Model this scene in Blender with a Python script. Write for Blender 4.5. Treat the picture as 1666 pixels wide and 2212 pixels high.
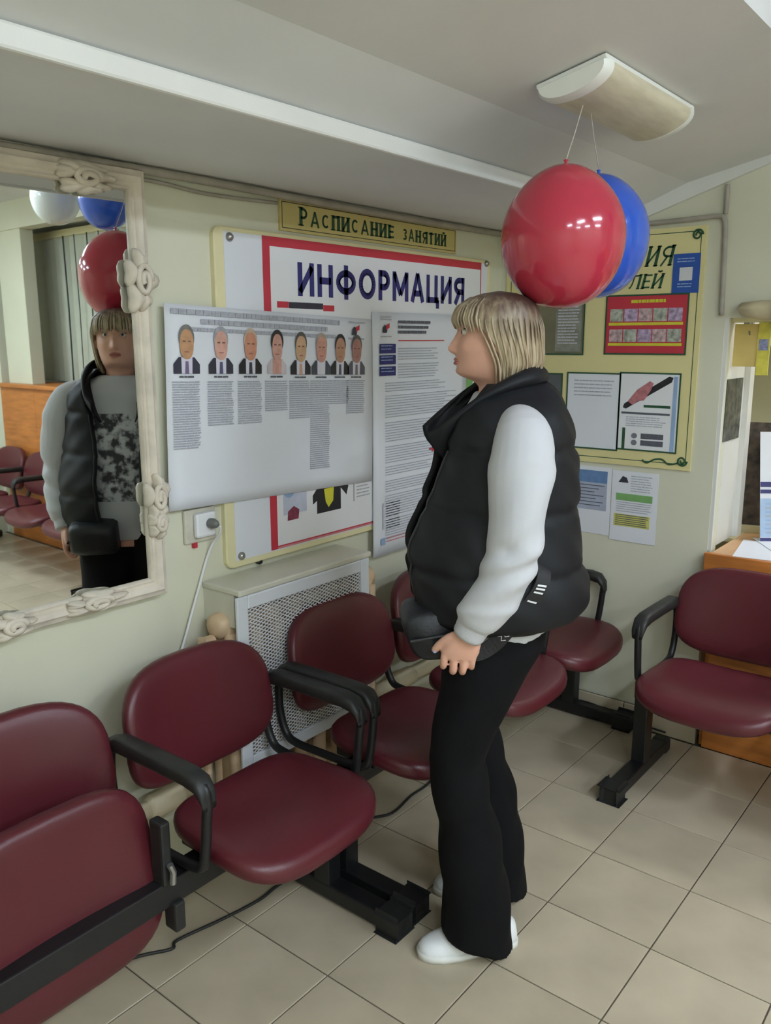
import bpy, bmesh, math, random
from mathutils import Vector, Matrix, noise

random.seed(7)
scene = bpy.context.scene
for o in list(bpy.data.objects):
    bpy.data.objects.remove(o, do_unlink=True)
C = scene.collection
PI = math.pi

# ---------------------------------------------------------------- camera
CAM_H, F_PX, YAW, PITCH, ROLL = 1.59, 1803.2, 0.676858, -0.204848, -0.002262
cd = bpy.data.cameras.new('camera'); cam = bpy.data.objects.new('camera', cd); C.objects.link(cam)
fw = Vector((math.cos(PITCH)*math.cos(YAW), math.cos(PITCH)*math.sin(YAW), math.sin(PITCH)))
rt = Vector((math.sin(YAW), -math.cos(YAW), 0)); up = rt.cross(fw)
r2 = rt*math.cos(ROLL)+up*math.sin(ROLL); u2 = up*math.cos(ROLL)-rt*math.sin(ROLL)
M = Matrix((r2, u2, -fw)).transposed().to_4x4(); M.translation = (0, 0, CAM_H)
cam.matrix_world = M
cd.sensor_fit = 'VERTICAL'; cd.sensor_height = 36.0; cd.sensor_width = 36.0*1666/2212
cd.lens = F_PX/2212*36.0; cd.clip_start = 0.05; cd.clip_end = 60
scene.camera = cam

# ---------------------------------------------------------------- world, exposure, lamp strength
w = bpy.data.worlds.new('world'); scene.world = w; w.use_nodes = True
w.node_tree.nodes['Background'].inputs[0].default_value = (0.55, 0.6, 0.65, 1)
w.node_tree.nodes['Background'].inputs[1].default_value = 0.05
vs = scene.view_settings
vs.view_transform = 'Standard'; vs.look = 'None'; vs.gamma = 1.0; vs.use_curve_mapping = False
vs.exposure = 0.36
LAMP_ROOM, LAMP_DESK = 46.0, 30.0

# main dimensions
XR, YW = 3.20, 1.93            # right wall plane, information wall plane
XL, YB = -1.55, -3.10          # walls behind the camera
TS, TX, TY = 0.303115, 1.647031, 0.970162   # floor tile pitch and one joint crossing
ZS = 2.03                      # soffit underside along the information wall

# ---------------------------------------------------------------- materials
def lin(c):
    return tuple(((v/255)/12.92 if v/255 <= 0.04045 else ((v/255+0.055)/1.055)**2.4) for v in c)
MATS = {}
def mat(name, rgb, rough=0.6, metal=0.0, var=0.0, vscale=6.0, bump=0.0, bscale=60.0, stretch=None,
        emit=0.0, rand=0.0, coat=0.0, rgb2=None, spec=None, trans=0.0):
    if name in MATS: return MATS[name]
    m = bpy.data.materials.new(name); m.use_nodes = True; nt = m.node_tree; N = nt.nodes; K = nt.links
    b = N['Principled BSDF']
    col = lin(rgb)
    b.inputs['Base Color'].default_value = (*col, 1)
    b.inputs['Roughness'].default_value = rough; b.inputs['Metallic'].default_value = metal
    b.inputs['Coat Weight'].default_value = coat
    if spec is not None: b.inputs['Specular IOR Level'].default_value = spec
    if trans: b.inputs['Transmission Weight'].default_value = trans
    if emit:
        b.inputs['Emission Color'].default_value = (*col, 1); b.inputs['Emission Strength'].default_value = emit
    tc = None
    if var or bump:
        tc = N.new('ShaderNodeTexCoord'); mp = N.new('ShaderNodeMapping'); K.new(tc.outputs['Object'], mp.inputs[0])
        if stretch: mp.inputs['Scale'].default_value = stretch
    last = None
    if var:
        nz = N.new('ShaderNodeTexNoise'); nz.inputs['Scale'].default_value = vscale; nz.inputs['Detail'].default_value = 4
        K.new(mp.outputs[0], nz.inputs['Vector'])
        mx = N.new('ShaderNodeMix'); mx.data_type = 'RGBA'
        c2 = lin(rgb2) if rgb2 else tuple(v*(1-var) for v in col)
        c1 = col if rgb2 else tuple(min(1, v*(1+var*0.5)) for v in col)
        mx.inputs[6].default_value = (*c1, 1); mx.inputs[7].default_value = (*c2, 1)
        cr = N.new('ShaderNodeMapRange'); cr.inputs[1].default_value = 0.35; cr.inputs[2].default_value = 0.68
        K.new(nz.outputs['Fac'], cr.inputs[0]); K.new(cr.outputs[0], mx.inputs[0])
        last = mx.outputs[2]
    if rand:
        oi = N.new('ShaderNodeObjectInfo'); hs = N.new('ShaderNodeHueSaturation')
        mr = N.new('ShaderNodeMapRange'); mr.inputs[3].default_value = 1-rand; mr.inputs[4].default_value = 1+rand
        K.new(oi.outputs['Random'], mr.inputs[0]); K.new(mr.outputs[0], hs.inputs['Value'])
        if last: K.new(last, hs.inputs['Color'])
        else: hs.inputs['Color'].default_value = (*col, 1)
        last = hs.outputs[0]
    if last: K.new(last, b.inputs['Base Color'])
    if bump:
        n2 = N.new('ShaderNodeTexNoise'); n2.inputs['Scale'].default_value = bscale; n2.inputs['Detail'].default_value = 3
        K.new(mp.outputs[0], n2.inputs['Vector'])
        bp = N.new('ShaderNodeBump'); bp.inputs['Strength'].default_value = bump; bp.inputs['Distance'].default_value = 0.004
        K.new(n2.outputs['Fac'], bp.inputs['Height']); K.new(bp.outputs[0], b.inputs['Normal'])
    MATS[name] = m
    return m

wall_m = mat('cream wall paint', (217, 216, 194), 0.55, var=0.05, vscale=1.7, bump=0.15, bscale=35)
ceil_m = mat('ceiling whitewash', (222, 223, 221), 0.75, var=0.05, vscale=2.2, bump=0.12, bscale=25)
trim_m = mat('white trim paint', (222, 222, 216), 0.4, var=0.03, vscale=5)
tile_m = mat('beige floor tile', (188, 175, 151), 0.32, var=0.12, vscale=5, bump=0.03, bscale=40, rand=0.05)
grout_m = mat('dark grout', (96, 86, 74), 0.9, var=0.2, vscale=20)
red_m = mat('burgundy vinyl', (88, 31, 39), 0.36, var=0.10, vscale=5, bump=0.10, bscale=260)
black_m = mat('black painted steel', (26, 26, 28), 0.42, var=0.2, vscale=18)
rubber_m = mat('black moulded plastic', (34, 35, 34), 0.5, var=0.2, vscale=30, bump=0.08, bscale=120)
chrome_m = mat('dull bolt metal', (170, 170, 168), 0.3, metal=0.9, var=0.1)
wood_m = mat('orange wood laminate', (196, 122, 58), 0.4, var=0.22, vscale=4, stretch=(1.2, 1.2, 9), bump=0.04, bscale=30)
white_m = mat('white paper', (226, 229, 236), 0.6, var=0.02, vscale=4)
white2_m = mat('white glossy paper', (232, 233, 236), 0.4, var=0.02, vscale=4)
cream_m = mat('cream board plastic', (232, 224, 180), 0.45, var=0.04, vscale=4)
sign_m = mat('yellow sign plastic', (204, 188, 122), 0.45, var=0.05, vscale=6)
yboard_m = mat('yellow board vinyl', (224, 214, 156), 0.45, var=0.05, vscale=3)
green_m = mat('dark green print', (36, 82, 54), 0.5, var=0.15, vscale=30)
lgreen_m = mat('light green print', (128, 178, 110), 0.5, var=0.1, vscale=20)
redp_m = mat('red print', (196, 54, 70), 0.5, var=0.06, vscale=8)
pink_m = mat('pale red print', (206, 130, 138), 0.5, var=0.06, vscale=8)
navy_m = mat('navy print', (46, 44, 112), 0.5, var=0.08, vscale=20)
blue_m = mat('blue print', (40, 84, 168), 0.45, var=0.06, vscale=10)
lblue_m = mat('light blue print', (150, 178, 214), 0.5, var=0.1, vscale=14)
grey_m = mat('grey text ink', (174, 177, 187), 0.6, var=0.15, vscale=120)
dgrey_m = mat('dark grey ink', (92, 94, 104), 0.6, var=0.2, vscale=80)
blackp_m = mat('black print', (34, 34, 38), 0.5, var=0.3, vscale=50)
yel_m = mat('bright yellow print', (214, 208, 60), 0.5, var=0.1, vscale=20)
skinp = [mat('printed skin tone %d' % i, c, 0.5, var=0.12, vscale=60) for i, c in enumerate(
    [(196, 150, 112), (214, 166, 150), (206, 146, 120), (208, 160, 146), (202, 164, 130), (204, 150, 134), (186, 142, 118), (176, 128, 118)])]
hairp = [mat('printed hair tone %d' % i, c, 0.5, var=0.2, vscale=60) for i, c in enumerate(
    [(120, 118, 116), (168, 170, 176), (200, 178, 160), (44, 44, 46), (86, 84, 82), (172, 158, 144), (50, 48, 50), (96, 92, 96)])]
suitp = [mat('printed suit tone %d' % i, c, 0.5, var=0.1, vscale=30) for i, c in enumerate([(58, 58, 74), (52, 52, 66), (34, 34, 40), (206, 196, 202), (40, 40, 46), (70, 74, 84), (40, 42, 46), (92, 92, 104)])]
tiep = [mat('printed tie tone %d' % i, c, 0.5) for i, c in enumerate([(120, 102, 140), (84, 84, 116), (62, 60, 66), (200, 150, 140), (204, 160, 130), (214, 214, 220), (90, 92, 100), (120, 112, 118)])]
shirtp_m = mat('printed shirt', (214, 212, 226), 0.5)

# ---------------------------------------------------------------- mesh helpers
class MB:
    def __init__(s): s.v = []; s.f = []
    def add(s, vs_, fs):
        k = len(s.v); s.v += [Vector(p) for p in vs_]; s.f += [tuple(i+k for i in q) for q in fs]; return s
    def box(s, a, b):
        x0, y0, z0 = [min(p, q) for p, q in zip(a, b)]; x1, y1, z1 = [max(p, q) for p, q in zip(a, b)]
        return s.add([(x0,y0,z0),(x1,y0,z0),(x1,y1,z0),(x0,y1,z0),(x0,y0,z1),(x1,y0,z1),(x1,y1,z1),(x0,y1,z1)],
                     [(0,3,2,1),(4,5,6,7),(0,1,5,4),(1,2,6,5),(2,3,7,6),(3,0,4,7)])
    def bbox(s, a, b, r):                       # box with chamfered edges (long axis kept)
        bm = bmesh.new(); bmesh.ops.create_cube(bm, size=1)
        A, B = Vector(a), Vector(b); c = (A+B)/2; d = B-A
        for v in bm.verts: v.co = Vector((v.co.x*d.x, v.co.y*d.y, v.co.z*d.z))+c
        bmesh.ops.bevel(bm, geom=list(bm.edges), offset=r, segments=2, affect='EDGES', profile=0.5)
        bm.verts.index_update(); s.add([v.co.copy() for v in bm.verts], [[v.index for v in f.verts] for f in bm.faces]); bm.free(); return s
    def loft(s, rings, cap0=True, cap1=True, closed=True):
        n = len(rings[0]); k = len(s.v)
        for r in rings: s.v += [Vector(p) for p in r]
        for i in range(len(rings)-1):
            for j in range(n if closed else n-1):
                a = k+i*n+j; b = k+i*n+(j+1) % n
                s.f.append((a, b, b+n, a+n))
        if cap0: s.f.append(tuple(k+j for j in reversed(range(n))))
        if cap1: s.f.append(tuple(k+(len(rings)-1)*n+j for j in range(n)))
        return s
    def tube(s, path, r, seg=10, flat=1.0, closed=False):
        P = [Vector(p) for p in path]; n = len(P); rings = []
        R = r if isinstance(r, (list, tuple)) else [r]*n
        ref = None
        for i, p in enumerate(P):
            if closed: t = P[(i+1) % n]-P[i-1]
            else: t = P[min(i+1, n-1)]-P[max(i-1, 0)]
            t.normalize()
            if ref is None: ref = Vector((0, 0, 1)) if abs(t.z) < 0.9 else Vector((1, 0, 0))
            a = t.cross(ref)
            if a.length < 1e-4: a = t.cross(Vector((0, 1, 0)))
            a.normalize(); b = a.cross(t); ref = b
            rings.append([p+a*math.cos(2*PI*j/seg)*R[i]*flat+b*math.sin(2*PI*j/seg)*R[i] for j in range(seg)])
        if closed: rings.append(rings[0])
        return s.loft(rings, not closed, not closed)
    def lathe(s, prof, c=(0, 0, 0), seg=24, axis='z'):
        c = Vector(c); rings = []
        for r, h in prof:
            ring = []
            for j in range(seg):
                a = 2*PI*j/seg; x, y = r*math.cos(a), r*math.sin(a)
                ring.append(c+(Vector((x, y, h)) if axis == 'z' else Vector((x, -h, y)) if axis == 'y' else Vector((h, x, y))))
            rings.append(ring)
        return s.loft(rings)
    def mesh(s, name):
        me = bpy.data.meshes.new(name); me.from_pydata([tuple(p) for p in s.v], [], s.f); me.update(); me.validate()
        return me

def fixn(me):
    bm = bmesh.new(); bm.from_mesh(me); bmesh.ops.recalc_face_normals(bm, faces=bm.faces[:]); bm.to_mesh(me); bm.free()

ORG = {}
def obj(name, mb, m, parent=None, smooth=False, loc=None, rot=None, fix=True):
    """one mesh object; geometry is given in the frame of its parent thing (or world)"""
    if isinstance(mb, MB):
        me = mb.mesh(name)
        if fix: fixn(me)
    else: me = mb
    if m is not None and not me.materials: me.materials.append(m)
    if smooth:
        me.polygons.foreach_set('use_smooth', [True]*len(me.polygons))
    o = bpy.data.objects.new(name, me); C.objects.link(o)
    if parent is not None: o.parent = parent
    if loc is not None: o.location = loc
    if rot is not None: o.rotation_euler = rot
    return o
def tag(o, label, cat, group=None):
    o['label'] = label; o['category'] = cat
    if group: o['group'] = group
    return o
def thing(name, label, cat, loc=(0, 0, 0), rotz=0.0, group=None):
    o = bpy.data.objects.new(name, None); C.objects.link(o); o.empty_display_size = 0.1
    o.location = loc; o.rotation_euler = (0, 0, rotz)
    return tag(o, label, cat, group)
def struct(name, mb, m, parent=None, label=None):
    o = obj(name, mb, m, parent)
    if parent is None: o['kind'] = 'structure'
    if label: o['label'] = label
    return o
def autosmooth(o, ang=40):
    me = o.data
    me.polygons.foreach_set('use_smooth', [True]*len(me.polygons))
    try: me.set_sharp_from_angle(angle=math.radians(ang))
    except Exception: pass
    return o
def spline(pts, n=8):
    P = [Vector(p) for p in pts]; out = []
    for i in range(len(P)-1):
        p0 = P[max(i-1, 0)]; p1 = P[i]; p2 = P[i+1]; p3 = P[min(i+2, len(P)-1)]
        for k in range(n):
            t = k/n
            out.append(0.5*((2*p1)+(p2-p0)*t+(2*p0-5*p1+4*p2-p3)*t*t+(3*p1-p0-3*p2+p3)*t*t*t))
    return out+[P[-1]]
def interp(tab, z):
    """tab rows (z, a, b, ...), smooth interpolation"""
    if z <= tab[0][0]: return tab[0][1:]
    if z >= tab[-1][0]: return tab[-1][1:]
    for i in range(len(tab)-1):
        if tab[i][0] <= z <= tab[i+1][0]:
            t = (z-tab[i][0])/(tab[i+1][0]-tab[i][0]); p0 = tab[max(i-1, 0)]; p1 = tab[i]; p2 = tab[i+1]; p3 = tab[min(i+2, len(tab)-1)]
            d = p2[0]-p1[0]
            res = []
            for k in range(1, len(p1)):
                m1 = (p2[k]-p0[k])/max(1e-6, p2[0]-p0[0])*d; m2 = (p3[k]-p1[k])/max(1e-6, p3[0]-p1[0])*d
                res.append((2*t**3-3*t*t+1)*p1[k]+(t**3-2*t*t+t)*m1+(-2*t**3+3*t*t)*p2[k]+(t**3-t*t)*m2)
            return tuple(res)

# flat printed matter: a sheet fixed to a wall, with U to the right, V up, N towards the room
class Sheet:
    def __init__(s, root, o, U, N, rot=0.0):
        s.root = root; U = Vector(U); V = Vector((0, 0, 1)); s.N = Vector(N)
        s.o = Vector(o); s.U = U*math.cos(rot)+V*math.sin(rot); s.V = V*math.cos(rot)-U*math.sin(rot)
    def p(s, u, v, d): return s.o+s.U*u+s.V*v+s.N*d
    def slab(s, name, u0, v0, u1, v1, d0, d1, m, parent=None):
        mb = MB(); q = [s.p(u, v, d) for d in (d0, d1) for u, v in ((u0, v0), (u1, v0), (u1, v1), (u0, v1))]
        mb.add(q, [(0,3,2,1),(4,5,6,7),(0,1,5,4),(1,2,6,5),(2,3,7,6),(3,0,4,7)])
        return obj(name, mb, m, parent or s.root)
    def curl(s, name, u0, v0, u1, v1, d0, th, amp, m, parent=None, seed=0):
        """paper sheet with gentle waves, really thick"""
        nu, nv = 14, 14; mb = MB(); g = {}
        for side in (0, 1):
            for i in range(nu+1):
                for j in range(nv+1):
                    a, b = i/nu, j/nv
                    e = amp*(0.5+0.5*math.sin(a*5+seed)*math.cos(b*4+seed*2))*(4*b*(1-b)*0.6+(1-b)*0.4)
                    g[side, i, j] = len(mb.v); mb.v.append(s.p(u0+(u1-u0)*a, v0+(v1-v0)*b, d0+e+side*th))
        for i in range(nu):
            for j in range(nv):
                mb.f.append((g[1,i,j], g[1,i+1,j], g[1,i+1,j+1], g[1,i,j+1]))
                mb.f.append((g[0,i,j+1], g[0,i+1,j+1], g[0,i+1,j], g[0,i,j]))
        for i in range(nu):
            mb.f.append((g[0,i,0], g[0,i+1,0], g[1,i+1,0], g[1,i,0])); mb.f.append((g[1,i,nv], g[1,i+1,nv], g[0,i+1,nv], g[0,i,nv]))
            mb.f.append((g[0,0,i+1], g[0,0,i], g[1,0,i], g[1,0,i+1])); mb.f.append((g[1,nu,i+1], g[1,nu,i], g[0,nu,i], g[0,nu,i+1]))
        return obj(name, mb, m, parent or s.root, smooth=True)
    def rects(s, name, rs, d, m, parent=None):
        mb = MB()
        for u0, v0, u1, v1 in rs:
            q = [s.p(u, v, dd) for dd in (d-0.0004, d) for u, v in ((u0, v0), (u1, v0), (u1, v1), (u0, v1))]
            mb.add(q, [(0,3,2,1),(4,5,6,7),(0,1,5,4),(1,2,6,5),(2,3,7,6),(3,0,4,7)])
        return obj(name, mb, m, parent or s.root)
    def poly(s, name, pts, d, m, parent=None):
        n = len(pts); mb = MB()
        mb.add([s.p(u, v, d-0.0004) for u, v in pts]+[s.p(u, v, d) for u, v in pts],
               [tuple(reversed(range(n))), tuple(range(n, 2*n))]+[(i, (i+1) % n, n+(i+1) % n, n+i) for i in range(n)])
        return obj(name, mb, m, parent or s.root)
    def oval(s, name, cu, cv, ru, rv, d, m, parent=None, n=20, sq=2.0):
        pts = []
        for i in range(n):
            a = 2*PI*i/n; ca, sa = math.cos(a), math.sin(a)
            pts.append((cu+ru*math.copysign(abs(ca)**(2/sq), ca), cv+rv*math.copysign(abs(sa)**(2/sq), sa)))
        return s.poly(name, pts, d, m, parent)
    def lines(s, name, u0, v0, u1, v1, pitch, h, d, m, parent=None, rag=0.25, words=True, seed=0):
        rnd = random.Random(seed); rs = []; v = v1
        while v-h > v0:
            end = u0+(u1-u0)*(1-rnd.random()*rag); u = u0
            while u < end-0.004:
                ww = min(end-u, rnd.uniform(0.008, 0.03) if words else 9)
                rs.append((u, v-h, u+ww, v)); u += ww+0.0022
            v -= pitch
        return s.rects(name, rs, d, m, parent)
    def frame(s, name, u0, v0, u1, v1, t, d, m, parent=None, tb=None, tr=None, tt=None):
        tb = t if tb is None else tb; tr = t if tr is None else tr; tt = t if tt is None else tt
        return s.rects(name, [(u0, v0, u0+t, v1), (u1-tr, v0, u1, v1), (u0+t, v1-tt, u1-tr, v1), (u0+t, v0, u1-tr, v0+tb)], d, m, parent)

GLY = {}
def _arc(cx, cy, rx, ry, a0, a1, n=14):
    return [(cx+rx*math.cos(math.radians(a0+(a1-a0)*k/n)), cy+ry*math.sin(math.radians(a0+(a1-a0)*k/n))) for k in range(n+1)]
def glyph(ch, w_, q):
    """centre lines of a capital, cell 0..w_ by 0..1, q = half stroke"""
    a, b, m_ = q, w_-q, w_/2; bo, to = q*0.9, 1-q*0.9; mid = 0.5
    v = lambda x: [(x, 0), (x, 1)]
    if ch == 'И': return [v(a), v(b), [(a, 0.12), (b, 0.88)]]
    if ch == 'Й': return [v(a), v(b), [(a, 0.12), (b, 0.88)], _arc(m_, 1.22, w_*0.2, 0.10, 200, 340, 6)]
    if ch == 'Н': return [v(a), v(b), [(a, mid), (b, mid)]]
    if ch == 'Ф': return [[(m_, -0.04), (m_, 1.04)], _arc(m_, 0.5, w_/2-q, 0.5-q-0.10, 0, 360, 26)]
    if ch == 'О': return [_arc(m_, 0.5, w_/2-q, 0.5-q+0.01, 0, 360, 26)]
    if ch == 'С': return [_arc(m_, 0.5, w_/2-q, 0.5-q+0.01, 48, 312, 20)]
    if ch == 'Р': return [v(a), [(a, to), (m_, to)]+_arc(m_, (to+0.44)/2, b-m_, (to-0.44)/2, 90, -90, 12)+[(a, 0.44)]]
    if ch == 'Я': return [v(b), [(b, to), (m_, to)]+_arc(m_, (to+0.46)/2, m_-a, (to-0.46)/2, 90, 270, 12)+[(b, 0.46)], [(m_+0.02, 0.46), (a, 0)]]
    if ch == 'М': return [v(a), v(b), [(a, 0.95), (m_, 0.22), (b, 0.95)]]
    if ch == 'А': return [[(a*0.8, 0), (m_, 1)], [(m_, 1), (w_-a*0.8, 0)], [(w_*0.25, 0.30), (w_*0.75, 0.30)]]
    if ch == 'Ц': return [v(a), v(b*0.92), [(a, bo), (w_, bo)], [(w_-q*0.5, bo), (w_-q*0.5, -0.20)]]
    if ch == 'П': return [v(a), v(b), [(a, to), (b, to)]]
    if ch == 'Е': return [v(a), [(a, to), (w_, to)], [(a, mid), (w_*0.9, mid)], [(a, bo), (w_, bo)]]
    if ch == 'З': return [_arc(m_, 0.735, w_/2-q, 0.265-q*0.9, 140, -90, 12), _arc(m_, 0.275, w_/2-q, 0.275-q*0.9, 90, -140, 12)]
    if ch == 'Т': return [v(m_), [(0, to), (w_, to)]]
    if ch == 'Л': return [v(b), [(w_*0.26, to), (b, to)], [(w_*0.30, to), (w_*0.24, 0.35), (w_*0.12, bo), (0, bo)]]
    return []
GW = {'Ф': 1.05, 'М': 0.98, 'О': 0.95, 'А': 0.86, 'Ц': 0.82, 'С': 0.80, 'З': 0.66, 'Е': 0.64, 'Р': 0.68, 'Т': 0.76, 'Л': 0.82}
def strokes(S, name, word, u0, v0, u1, v1, d, m, sw=0.2, shear=0.0, serif=0.0, parent=None):
    """capital lettering made of broad strokes, fitted to the box"""
    gap_ = 0.17; x = 0.0; segs = []
    for ch in word:
        w_ = GW.get(ch, 0.78)
        for line in glyph(ch, w_, sw/2):
            vert = len(line) == 2 and abs(line[0][0]-line[1][0]) < 1e-6
            thin = sw*(0.55 if serif and not vert else 1.0)
            for p, q in zip(line[:-1], line[1:]): segs.append(((x+p[0], p[1]), (x+q[0], q[1]), thin))
            if vert and serif:
                for p in line: segs.append(((x+p[0]-serif, min(max(p[1], 0.03), 0.97)), (x+p[0]+serif, min(max(p[1], 0.03), 0.97)), 0.06))
        x += w_+gap_
    W_ = x-gap_; mb = MB(); su, sv = (u1-u0)/W_, v1-v0
    for (xa, ya), (xb, yb), t in segs:
        dx, dy = xb-xa, yb-ya; L = math.hypot(dx, dy)
        if L < 1e-6: continue
        ex, ey = dx/L*0.012, dy/L*0.012; nx, ny = -dy/L*t/2, dx/L*t/2
        pts = [(xa-ex-nx, ya-ey-ny), (xb+ex-nx, yb+ey-ny), (xb+ex+nx, yb+ey+ny), (xa-ex+nx, ya-ey+ny)]
        q = [S.p(u0+(px+shear*py)*su, v0+py*sv, dd) for dd in (d-0.0006, d) for px, py in pts]
        mb.add(q, [(0,3,2,1),(4,5,6,7),(0,1,5,4),(1,2,6,5),(2,3,7,6),(3,0,4,7)])
    return obj(name, mb, m, parent or S.root)

# ================================================================ the setting
# floor: grout bed and separate tiles
fl = struct('floor', MB().box((XL-0.1, YB-0.1, -0.06), (XR+1.6, YW+0.1, -0.0035)), grout_m)
def tile_mesh(dx, dy):
    mb = MB(); a, b = dx/2, dy/2; c = 0.0012
    mb.loft([[(-a,-b,-0.004),(a,-b,-0.004),(a,b,-0.004),(-a,b,-0.004)], [(-a,-b,-c),(a,-b,-c),(a,b,-c),(-a,b,-c)],
             [(-a+c,-b+c,0),(a-c,-b+c,0),(a-c,b-c,0),(-a+c,b-c,0)]], False, True)
    me = mb.mesh('floor_tile'); fixn(me); me.materials.append(tile_m); return me
full = tile_mesh(TS-0.004, TS-0.004); cache = {}
i0 = math.floor((XL-TX)/TS); i1 = math.ceil((XR-0.03-TX)/TS); j0 = math.floor((YB-TY)/TS); j1 = math.ceil((YW-TY)/TS)
for i in range(i0, i1):
    for j in range(j0, j1):
        xa, xb = max(TX+i*TS, XL), min(TX+(i+1)*TS, XR-0.03); ya, yb = max(TY+j*TS, YB), min(TY+(j+1)*TS, YW)
        dx, dy = xb-xa, yb-ya
        if dx < 0.02 or dy < 0.02: continue
        if dx > TS-0.001 and dy > TS-0.001: me = full
        else:
            k = (round(dx, 4), round(dy, 4))
            if k not in cache: cache[k] = tile_mesh(dx-0.004, dy-0.004)
            me = cache[k]
        obj('tile', me, tile_m, fl, loc=((xa+xb)/2, (ya+yb)/2, 0))

struct('wall_information', MB().box((XL-0.1, YW, -0.05), (XR+0.1, YW+0.1, 2.75)), wall_m)
struct('wall_back', MB().box((XL-0.1, YB-0.1, -0.05), (XR+1.6, YB, 2.75)), wall_m)
struct('wall_left', MB().box((XL-0.1, YB, -0.05), (XL, YW, 2.75)), wall_m)
DY0, DY1 = -0.55, 0.985        # desk opening
HY0, HY1 = -2.95, -0.75        # cloakroom opening
wr = MB()
wr.box((XR, DY1, -0.05), (XR+0.10, YW, 2.75))
wr.box((XR, DY0, 1.66), (XR+0.10, DY1, 2.75))
wr.box((XR, HY1, -0.05), (XR+0.12, DY0, 2.75))
wr.box((XR, HY0, 2.40), (XR+0.12, HY1, 2.75))
wr.box((XR, YB, -0.05), (XR+0.12, HY0, 2.75))
wr.box((XR+0.02, -2.86, 1.251), (XR+0.12, -2.48, 2.75))
struct('wall_right', wr, wall_m)
# rooms behind the right wall
bk = MB()
bk.box((XR+1.45, YB, -0.05), (XR+1.55, YW, 2.75))
bk.box((XR+0.12, -0.70, -0.05), (XR+1.45, -0.62, 2.75))
bk.box((XR+0.10, YW, -0.05), (XR+1.5, YW+0.1, 2.75))
struct('wall_office', bk, wall_m)
struct('trim_1', MB().box((XR+0.101, DY1, 0.79), (3.55, 1.05, 1.70)).box((3.505, 0.965, 0.79), (3.56, DY1, 1.70)).box((XR+0.002, 0.972, 0.79), (XR+0.02, 0.985, 1.66)), trim_m)

# ceiling: high bay with lit lamps, sloping strip, lip and soffit above the information wall
ce = MB()
prof = [(YB, 2.60), (0.60, 2.60), (0.60, 2.258), (1.15, 2.140), (1.335, 2.068), (1.340, ZS), (YW, ZS)]
top = [(y, z+0.06) for y, z in prof]
for i in range(len(prof)-1):
    (y0, z0), (y1, z1) = prof[i], prof[i+1]
    ce.add([(XL, y0, z0), (XR, y0, z0), (XR, y1, z1), (XL, y1, z1)], [(0, 1, 2, 3)])
ce.add([(XL, YB, 2.75), (XR+1.6, YB, 2.75), (XR+1.6, YW, 2.75), (XL, YW, 2.75)], [(0, 1, 2, 3)])
struct('ceiling', ce, ceil_m)
struct('trim_3', MB().bbox((XL, 1.320, 2.024), (XR-0.021, 1.342, 2.066), 0.006), trim_m)
struct('ceiling_office', MB().box((XR+0.1, YB, 2.45), (XR+1.5, YW, 2.5)), ceil_m)
# pale board running up the slope where the ceiling meets the right wall
tb = MB()
for (ya, za), (yb, zb) in (((1.345, 2.02), (0.60, 2.262)),):
    t_ = 0.075
    tb.add([(XR-0.02, ya, za), (XR-0.02, yb, zb-0.0), (XR-0.02, yb, zb+0.02), (XR-0.02, ya, za+t_),
            (XR, ya, za), (XR, yb, zb), (XR, yb, zb+0.02), (XR, ya, za+t_)],
           [(0,1,2,3), (7,6,5,4), (0,4,5,1), (1,5,6,2), (2,6,7,3), (3,7,4,0)])
struct('trim_2', tb, trim_m)
# tiled skirting along the right wall
bs = struct('baseboard_right', MB().box((XR-0.024, DY1-0.02, 0), (XR, YW, 0.085)), grout_m)
y = DY1-0.02
while y < YW-0.02:
    y2 = min(y+TS, YW)
    obj('tile', MB().bbox((XR-0.032, y+0.002, 0.001), (XR-0.02, y2-0.002, 0.092), 0.002), tile_m, bs); y = y2

# ================================================================ wall services
def pipe(name, pts, r, m, label, cat, n=6, group=None):
    return tag(obj(name, MB().tube(spline(pts, n), r, 10), m, smooth=True), label, cat, group)
cable_m = mat('grey painted cable', (166, 160, 148), 0.6, var=0.15, vscale=15)
pipe('cable_duct', [(XL+0.01, YW-0.02, 2.002), (0.4, YW-0.02, 2.006), (1.46, YW-0.02, 2.016), (2.1, YW-0.02, 2.012), (2.6, YW-0.02, 2.012), (3.17, YW-0.02, 2.017)], 0.011, cable_m,
     'thick grey painted cable running just under the soffit above the sign', 'cable')
pipe('thin_cable', [(XL+0.01, YW-0.009, 1.975), (0.7, YW-0.009, 1.982), (1.35, YW-0.009, 1.995), (1.6, YW-0.009, 1.985), (1.87, YW-0.009, 1.992)], 0.005, cable_m,
     'thin sagging grey cable below the thick one, left of the sign', 'cable')
pipe('wall_conduit', [(XR-0.012, 1.90, 2.006), (XR-0.012, 1.5, 2.008), (XR-0.012, 1.12, 2.014), (XR-0.012, 1.04, 2.016), (XR-0.012, 1.012, 2.005), (XR-0.012, 1.005, 1.95), (XR-0.012, 1.0, 1.80), (XR-0.012, 0.996, 1.67)], 0.009, cable_m,
     'grey conduit above the yellow board bending down to the reception window', 'pipe')
pipe('riser_conduit', [(XR-0.010, 1.009, 2.12), (XR-0.010, 1.009, 2.06), (XR-0.010, 1.009, 2.022)], 0.008, cable_m,
     'short upright conduit stub near the ceiling above the reception window', 'pipe')
hp_m = mat('old pipe paint', (214, 200, 166), 0.45, var=0.12, vscale=10)
hp = thing('heating_pipe', 'cream painted heating pipe running along the wall behind the chairs', 'pipe', (1.9, 1.86, 0.0))
obj('pipe', MB().tube([(x-1.9, 0, 0.292) for x in (-1.2, 0.5, 1.44)], 0.027, 14), hp_m, hp, smooth=True)
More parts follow.
